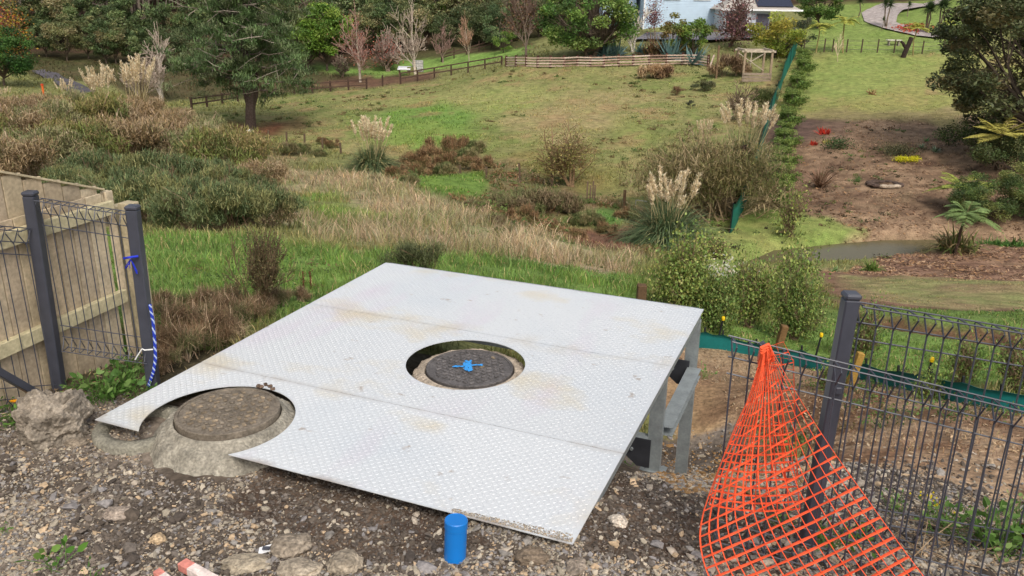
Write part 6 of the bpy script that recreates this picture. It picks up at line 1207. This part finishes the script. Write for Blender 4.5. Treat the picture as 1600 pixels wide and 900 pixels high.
T(scrub(1.5, (1.6, 1, .8), 741, [S(96,104,74), S(84,88,62), S(120,116,84)], 2600, .3, .03, K=12, stems=8, name='low_bush'), 1098, 142, 76, 22, 1.4, 'dark grey green bush at the top right of the paddock', 'bush')
T(scrub(1.5, (1.2, 1, .8), 742, [S(140,112,84), S(120,92,72)], 1600, .3, .03, K=10, stems=8, name='low_bush'), 1058, 148, 75, 14, 1.3, 'little reddish brown bush below the dead frond heap', 'bush')
T(scrub(1.5, (1.0, 1, .8), 743, [S(80,84,68), S(66,70,56)], 1200, .24, .03, K=10, stems=4, name='low_bush'), 1079, 168, 68, 12, 1.3, 'small dark bush left of the leafless grey bush', 'bush')
T(scrub(1.5, (1.6, 1, .9), 744, [S(104,116,66), S(124,124,80), S(90,100,58)], 2600, .3, .03, K=14, stems=8, name='low_bush'), 1192, 168, 66, 30, 1.4, 'low green bush against the paddock side of the teal fence', 'bush')
for k, (u, v, y, px, hd, lab) in enumerate(((1340,28,97,46,1,'dark cabbage tree left of the concrete path bend'),(1384,44,96,58,2,'twin trunked cabbage tree beside the path bend'),(1377,47,94.5,24,1,'short stemless cabbage tree at the foot of the twin trunked one'),(1418,26,99,32,1,'small cabbage tree in the red flower bed'),(1448,52,96,62,3,'tall three headed cabbage tree on the right side of the path'),(1466,56,96,66,2,'pale trunked cabbage tree nearest the huge dark tree'))):
    T(cabbage_tree(4.2, 750 + k, hd, L=1.5, n=150), u, v, y, px * .86, 5.2, lab)
for k, (u, v, y, px, lab) in enumerate(((1275,83,89,50,'left of the pair of small yellow tinged palms above the lawn'),(1317,83,89,58,'right of the pair of small yellow tinged palms above the lawn'),(1427,86,88.5,50,'small yellow palm behind the black stump'),(1478,62,90,30,'low yellow palm half hidden behind the huge dark tree'))):
    T(fern_tree(3.2, 760 + k, 12, 1.9, .55, S(184,186,90), (.1, 1.1), (.35, .75), .09, 'palm', .16, S(150,136,90), 16), u, v, y, px, 4.0, lab, 'palm')
T(bare_tree(3.6, 770, S(206,184,156), .04, .4, 4, .35, .4, 3, .025), 1309, 97, 84, 46, 3.6, 'thin pale leafless sapling on the upper edge of the lawn')
P = at_y(1411, 89, 85.5); m = MB(); limb(m, (0, 0, -.1), (.5, 0, 1.9), .26, .22, S(52,40,36), rng, .05, 8, 5); limb(m, (.2, 0, .8), (-.45, 0, 1.5), .18, .12, S(52,40,36), rng, .05, 7, 4); o = m.build('burnt_stump', BARK); o.location = (P[0], P[1], hz(P[0], P[1])); tag(o, 'black forked stump at the top edge of the lawn', 'stump')
P = at_y(1396, 68, 91); m = MB(); box(m, (0, 0, .5), (1.5, .6, .1), S(206,200,190), bev=.02); box(m, (-.5, 0, .2), (.12, .4, .5), S(150,140,130)); box(m, (.5, 0, .2), (.12, .4, .5), S(150,140,130)); o = m.build('garden_bench', WOOD); o.location = (P[0], P[1], hz(P[0], P[1])); tag(o, 'small pale bench on the grass left of the black stump', 'bench')
P = at_y(1361, 146, 69.5); m = MB(); rg = np.random.default_rng(6)
for k in range(12): a = rg.uniform(0, 6.28); tube(m, [(rg.normal(0, .2), rg.normal(0, .1), 0), (math.cos(a) * .4, math.sin(a) * .3, rg.uniform(.05, .5))], .04, 4, S(150,120,84), )
o = m.build('twig_pile', BARK); o.location = (P[0], P[1], hz(P[0], P[1])); tag(o, 'small pile of sticks alone in the middle of the garden lawn', 'sticks')
rg = np.random.default_rng(12); m = MB(); Pc = [at_y(1428 + rg.normal(0, 14), 26 + rg.normal(0, 4), 98.5 + rg.normal(0, 1)) for _ in range(420)]; Pc = np.array(Pc); Pc[:, 2] = height(Pc[:, 0], Pc[:, 1]) + rg.uniform(.05, .4, 420); leaves(m, Pc, .3, S(184,84,62), .25); tag(m.build('red_flower_bed', LEAF), 'bed of red leaved plants inside the bend of the concrete path', 'flower bed', kind='stuff')
# ------------------------------------------------------------------ trees along the back of the paddock
gr1 = [S(122,152,62), S(104,136,56), S(142,166,74), S(92,120,52)]; dk1 = [S(94,112,70), S(106,124,76), S(82,98,62), S(120,132,86)]; ol = [S(124,126,82), S(142,140,96), S(108,114,74), S(156,146,106)]; dkr = [S(86,100,66), S(100,112,72), S(112,116,80)]
T(leafy_tree(9, (3.9, 3.6, 4.2), gr1, 801, 12000, .30, 60, 1.1, 1, .2, cz=4.9, low=-.8), 512, 110, 104, 104, 9, 'bright green glossy round tree behind the right side of the big pine')
T(leafy_tree(8, (3, 3, 3.8), gr1 + ol, 802, 6000, .28, 40, 1, 1, .2, cz=4.2), 482, 112, 108, 96, 8, 'yellowish green tree tucked behind the bright glossy one')
WB = S(196,182,164)
T(bare_tree(9, 811, WB, .13, .6, 5, .20, .4, 4, .02, twcol=S(160,128,116), tipn=900, tipcol=[S(176,96,72), S(150,110,90)], tips=.16), 563, 128, 98, 122, 9, 'tall bare silver trunked tree with reddish twigs just left of the pink leaved shrub', 'tree')
T(bare_tree(9, 812, WB, .13, .65, 5, .20, .35, 4, .02, twcol=S(166,150,134)), 649, 116, 99, 122, 9, 'tallest bare silver tree in front of the water tank', 'tree')
T(bare_tree(5, 813, S(150,128,118), .08, .6, 5, .24, .4, 4, .02, twcol=S(142,114,104)), 692, 98, 102, 66, 5, 'small bare brown twigged tree at the left end of the three rail fence', 'tree')
T(bare_tree(5.4, 814, S(186,168,150), .08, .55, 5, .30, .7, 4, .02, twcol=S(168,134,110)), 733, 97, 100, 76, 5.4, 'bare vase shaped tree with orange tan twigs on the back lawn', 'tree')
T(bare_tree(5, 815, S(140,120,108), .07, .6, 5, .12, .4, 4, .024, multi=4, tipn=1500, tipcol=[S(190,110,92), S(172,98,84), S(160,116,98)], tips=.18), 607, 110, 101, 66, 5, 'pinkish red leaved multi stemmed shrub between the two tall silver trees', 'tree')
T(bare_tree(3.4, 816, S(120,104,90), .06, .6, 5, .14, .4, 4, .024, multi=4, tipn=700, tipcol=dk1, tips=.16), 535, 120, 99, 36, 3.4, 'small dark multi stemmed shrub between pine and silver trunks', 'tree')
GB = bare_tree(9, 817, S(186,174,160), .14, .65, 6, .16, .3, 3, .022, twcol=S(166,150,136), multi=2); T(GB, 252, 160, 92, 122, 9, 'wide grey leafless tree left of the big pine')
T(bare_tree(6, 818, S(160,146,132), .1, .6, 6, .16, .3, 3, .026, twcol=S(156,140,126), multi=2), 212, 160, 90, 76, 6, 'lower spreading grey leafless tree left of the wide one', 'tree')
# the big pine
def pine(h, seed, pin_cols, spread=.42, nb=58, n=34000, leaf=.2, name='big_pine'):
    rg = np.random.default_rng(seed); root = empty(name, (0, 0, 0)); mt_ = MB(); mb = MB(); bark = S(84,72,64)
    tk = limb(mt_, (0, 0, -.3), (.3, .2, h * .96), .42, .05, bark, rg, .03, 8, 9); limb(mt_, (.1, 0, h * .12), (-h * .14, .3, h * .7), .26, .05, bark, rg, .05, 6, 7); limb(mt_, (.1, 0, h * .1), (h * .16, -.3, h * .66), .24, .05, bark, rg, .05, 6, 7); mt_.build('trunk', BARK, root)
    cl = []
    for k in range(nb):
        f_ = .24 + .74 * ((k + rg.random()) / nb); z = h * f_; a = k * 2.4 + rg.normal(0, .3); rad = h * spread * (1 - f_ ** 3.5) ** .5 * rg.uniform(.55, 1.1); c0 = np.array([.3 * f_, .2 * f_, z * .92]); e = np.array([math.cos(a) * rad, math.sin(a) * rad, z + rad * rg.uniform(-.18, .16)]); Pb = limb(mb, c0, e, .09 * (1.2 - f_), .02, S(128,116,104), rg, .12, 4, 7)
        for j_ in range(7):
            q = Pb[2 + (j_ * 5) // 7] ; e2 = q + rg.normal(0, .11 * h * .8, 3) * [1, 1, .55]; limb(mb, q, e2, .035, .02, S(160,148,134), rg, .1, 3, 3); cl.append(e2)
            if rg.random() < .8: cl.append(e2 + rg.normal(0, .35, 3))
        cl.append(e)
    mb.build('branches', BARK, root); cl = np.array(cl); k = rg.integers(0, len(cl), n); P = cl[k] + rg.normal(0, 1, (n, 3)) * np.array([.26, .26, .13]); cols = np.array(pin_cols); kc = cols[rg.integers(0, len(cols), len(cl))]; D = rg.normal(size=(n, 3)); D[:, 2] = np.abs(D[:, 2]) + .2; D /= np.linalg.norm(D, axis=1)[:, None]
    m = MB(); strips(m, P, D, leaf * 1.4, .1, leaf * .22, kc[k], 2, rg=rg, tip=.2); m.build('needles', GRASS, root); return root
T(pine(12.5, 821, [S(96,120,74), S(112,134,84), S(84,104,66), S(126,138,98)], .44, 46, 36000, .28), 392, 202, 72, 262, 12.5, 'huge spreading pine with twisted trunk left of the rail fences')
# left clump
T(leafy_tree(8, (5, 4, 4), [S(64,98,46), S(80,112,52), S(54,84,42)], 831, 11000, .28, 60, 1.2, 1, .2, cz=4.2, low=-.9), 8, 134, 84, 92, 8, 'dense fresh green tree at the left edge beside the road')
T(bare_tree(7, 832, S(120,100,84), .1, .5, 5, .25, .4, 3, .028, tipn=2200, tipcol=[S(190,150,56), S(172,100,60), S(140,140,60)], tips=.24), 26, 100, 92, 96, 7, 'autumn tree with orange and yellow leaves behind the left green tree')
T(bare_tree(8, 833, S(120,96,90), .1, .5, 5, .25, .4, 3, .028, tipn=2200, tipcol=[S(160,88,70), S(130,90,76)], tips=.24), -4, 92, 104, 120, 8, 'reddish brown tree cut by the left edge above the green one')
# red and orange marker by the road
P = at_y(68, 146, 74); m = MB(); tube(m, [(0, 0, -.1), (0, 0, .9)], .09, 8, S(214,104,44)); tube(m, [(0, 0, .9), (0, 0, 1.05)], .12, 8, S(190,70,40)); o = m.build('marker_post', PLAIN); o.location = (P[0], P[1], hz(P[0], P[1])); tag(o, 'small orange marker post on the grass beside the road', 'marker post')
# ------------------------------------------------------------------ the wood at the back
WOODG = 'trees of the dark wood across the back'
vars_ = [('dark evergreen of the wood across the back of the valley', leafy_tree(10, (3.6, 3.6, 4.8), dk1, 901, 6000, .34, 46, 1.15, 1, .2, cz=5.2, low=-.95, name='wood_tree', nl=8)),
 ('olive green broadleaf of the wood across the back of the valley', leafy_tree(10, (4, 4, 4.6), ol, 902, 6000, .34, 46, 1.2, 1, .2, cz=5.4, low=-.95, name='wood_tree', nl=8)),
 ('deep green shrubby tree of the wood across the back of the valley', leafy_tree(8, (4.2, 4, 4), dkr, 903, 6000, .32, 40, 1.25, .6, .2, cz=4, low=-1, name='wood_tree', nl=8)),
 ('brown twiggy half leafless tree of the wood across the back', bare_tree(10, 904, S(122,106,92), .14, .45, 6, .24, .4, 3, .034, tipn=1600, tipcol=[S(118,104,70), S(132,106,80), S(92,92,56)], tips=.26, name='wood_tree'))]
first = [True] * 4
def woodtree(k, x, y, sc):
    lab_, r_ = vars_[k]; P = (x, y, hz(x, y))
    if first[k]: put(r_, P, rng.uniform(0, 6), sc, lab_, WOODG, 'tree'); first[k] = False
    else: dupP(r_, P, rng.uniform(0, 6), sc, lab_, WOODG, 'tree')
def row(u0, u1, du, y, v, scs, ks, jy=2.0):
    u = u0
    while u < u1: P = at_y(u + rng.uniform(-.3, .3) * du, v, y + rng.uniform(-jy, jy)); woodtree(ks[rng.integers(0, len(ks))], P[0], P[1], rng.uniform(*scs)); u += du
row(85, 330, 26, 106, 122, (.42, .68), [2, 1, 0, 3]); row(50, 345, 22, 117, 105, (.5, .85), [0, 2, 0, 1]); row(330, 480, 36, 116, 110, (.75, 1.0), [0, 2, 3, 1])
row(420, 860, 38, 113, 90, (.55, .75), [2, 0, 2, 1]); row(440, 1010, 40, 121, 80, (.8, 1.05), [0, 2, 1, 3, 1]); row(520, 1260, 46, 131, 70, (1.0, 1.3), [0, 1, 1, 3]); row(560, 1340, 50, 142, 60, (1.2, 1.5), [0, 1, 3])
row(-420, 20, 46, 112, 110, (.9, 1.2), [0, 1, 3]); row(40, 700, 22, 172, 20, (1.3, 1.7), [0, 2, 0, 1], 5); row(-300, 500, 30, 186, 10, (1.5, 2.0), [0, 2], 5); row(1340, 2100, 60, 128, 40, (.9, 1.3), [1, 0]); row(1700, 2400, 60, 95, 60, (1.0, 1.3), [1, 0]); row(-900, -420, 60, 100, 120, (1, 1.3), [0, 1])
T(leafy_tree(7, (3, 3, 3.4), [S(96,116,74), S(112,128,86), S(84,104,68)], 905, 5000, .24, 36, .9, 1, .16, cz=3.6, low=-.9), 782, 76, 98, 72, 7, 'soft grey green tree at the right end of the three rail fence')
T(leafy_tree(4, (2, 2, 2), [S(128,152,74), S(110,136,62)], 906, 2600, .2, 20, .6, .6, .1, cz=2, low=-1), 786, 82, 94, 40, 4, 'fresh light green bush before the soft grey green tree', 'bush')
T(bare_tree(9, 907, S(132,116,102), .13, .45, 6, .22, .4, 3, .03, twcol=S(112,92,80), tipn=1200, tipcol=[S(122,90,72), S(110,98,62)], tips=.24), 822, 92, 95, 128, 9, 'brown twiggy tree left of the broad bright green one')
T(leafy_tree(4, (2.6, 2.2, 2), [S(132,160,68), S(110,142,58)], 908, 3400, .26, 24, .7, .6, .1, cz=2, low=-1), 700, 50, 112, 50, 4, 'light lime green tree showing behind the bare trees')
T(leafy_tree(4, (2.6, 2.2, 2), [S(132,160,68), S(110,142,58)], 909, 3400, .26, 24, .7, .6, .1, cz=2, low=-1), 664, 46, 111, 44, 4, 'light lime green tree behind the crown of the tallest silver tree')
# tall pine trunks
TB = [S(150,140,126), S(120,108,96), S(170,160,144)]; m = MB(); pt_root = empty('tall_pine', (0, 0, 0)); rg = np.random.default_rng(33); limb(m, (0, 0, -.5), (.3, 0, 24), .19, .08, TB[1], rg, .008, 6, 9); m.build('trunk', BARK, pt_root); m = MB()
for k in range(22): z = rg.uniform(3, 14); a = rg.uniform(0, 6.28); limb(m, (0, 0, z), (math.cos(a) * rg.uniform(.6, 1.8), math.sin(a) * 1.2, z + rg.uniform(-.3, .5)), .04, .02, S(130,116,104), rg, .1, 3, 4)
m.build('dead_branches', BARK, pt_root); m = MB(); n = 3600; q = rg.random(n); Pp = np.c_[rg.normal(0, 1.4, n), rg.normal(0, 1.4, n), 15 + 10 * q]; Pp[:, :2] *= (1.25 - q)[:, None]; D = fan_dirs(n, -.3, 1.4, rg); strips(m, Pp, D, .7, .1, .12, np.array([S(66,84,50), S(78,94,58)])[rg.integers(0, 2, n)], 2, rg=rg); m.build('needles', GRASS, pt_root)
fst = True
for u in np.r_[np.linspace(40, 345, 72), np.linspace(345, 560, 22), np.linspace(-300, 60, 18)]:
    y = rng.uniform(122, 168); P = at_y(u + rng.normal(0, 4), 40, y); lab_ = 'tall straight pine trunk in the plantation at the top left'; gp_ = 'pine trunks of the plantation at the top left'
    if fst: put(pt_root, P, 0, 1, lab_, gp_, 'pine tree'); fst = False
    else: dupP(pt_root, P, rng.uniform(0, 6), rng.uniform(.8, 1.15), lab_, gp_, 'pine tree')

# ------------------------------------------------------------------ labels of look-alikes that differ only by place
bpy.context.view_layer.update()
def px_u(o):
    p = np.array(o.matrix_world.translation); fw = p[1] * math.cos(PITCH) - p[2] * math.sin(PITCH); return p[0] / fw
ORD = ['leftmost', 'second', 'third', 'fourth', 'fifth', 'sixth', 'seventh', 'eighth', 'ninth', 'tenth', 'eleventh', 'twelfth', 'thirteenth', 'fourteenth', 'fifteenth', 'sixteenth', 'seventeenth', 'eighteenth', 'nineteenth', 'twentieth', 'twenty-first']
by = {}
for o in COL.objects:
    if o.parent is None and o.get('label') and o.get('group'): by.setdefault(o['label'], []).append(o)
for l, os_ in by.items():
    if 1 < len(os_) <= 21 and 'of the wood' not in l and 'plantation' not in l:
        os_.sort(key=px_u)
        for k, o in enumerate(os_): o['label'] = l + (', leftmost' if k == 0 else ', rightmost' if k == len(os_) - 1 else ', ' + ORD[k] + ' from left')
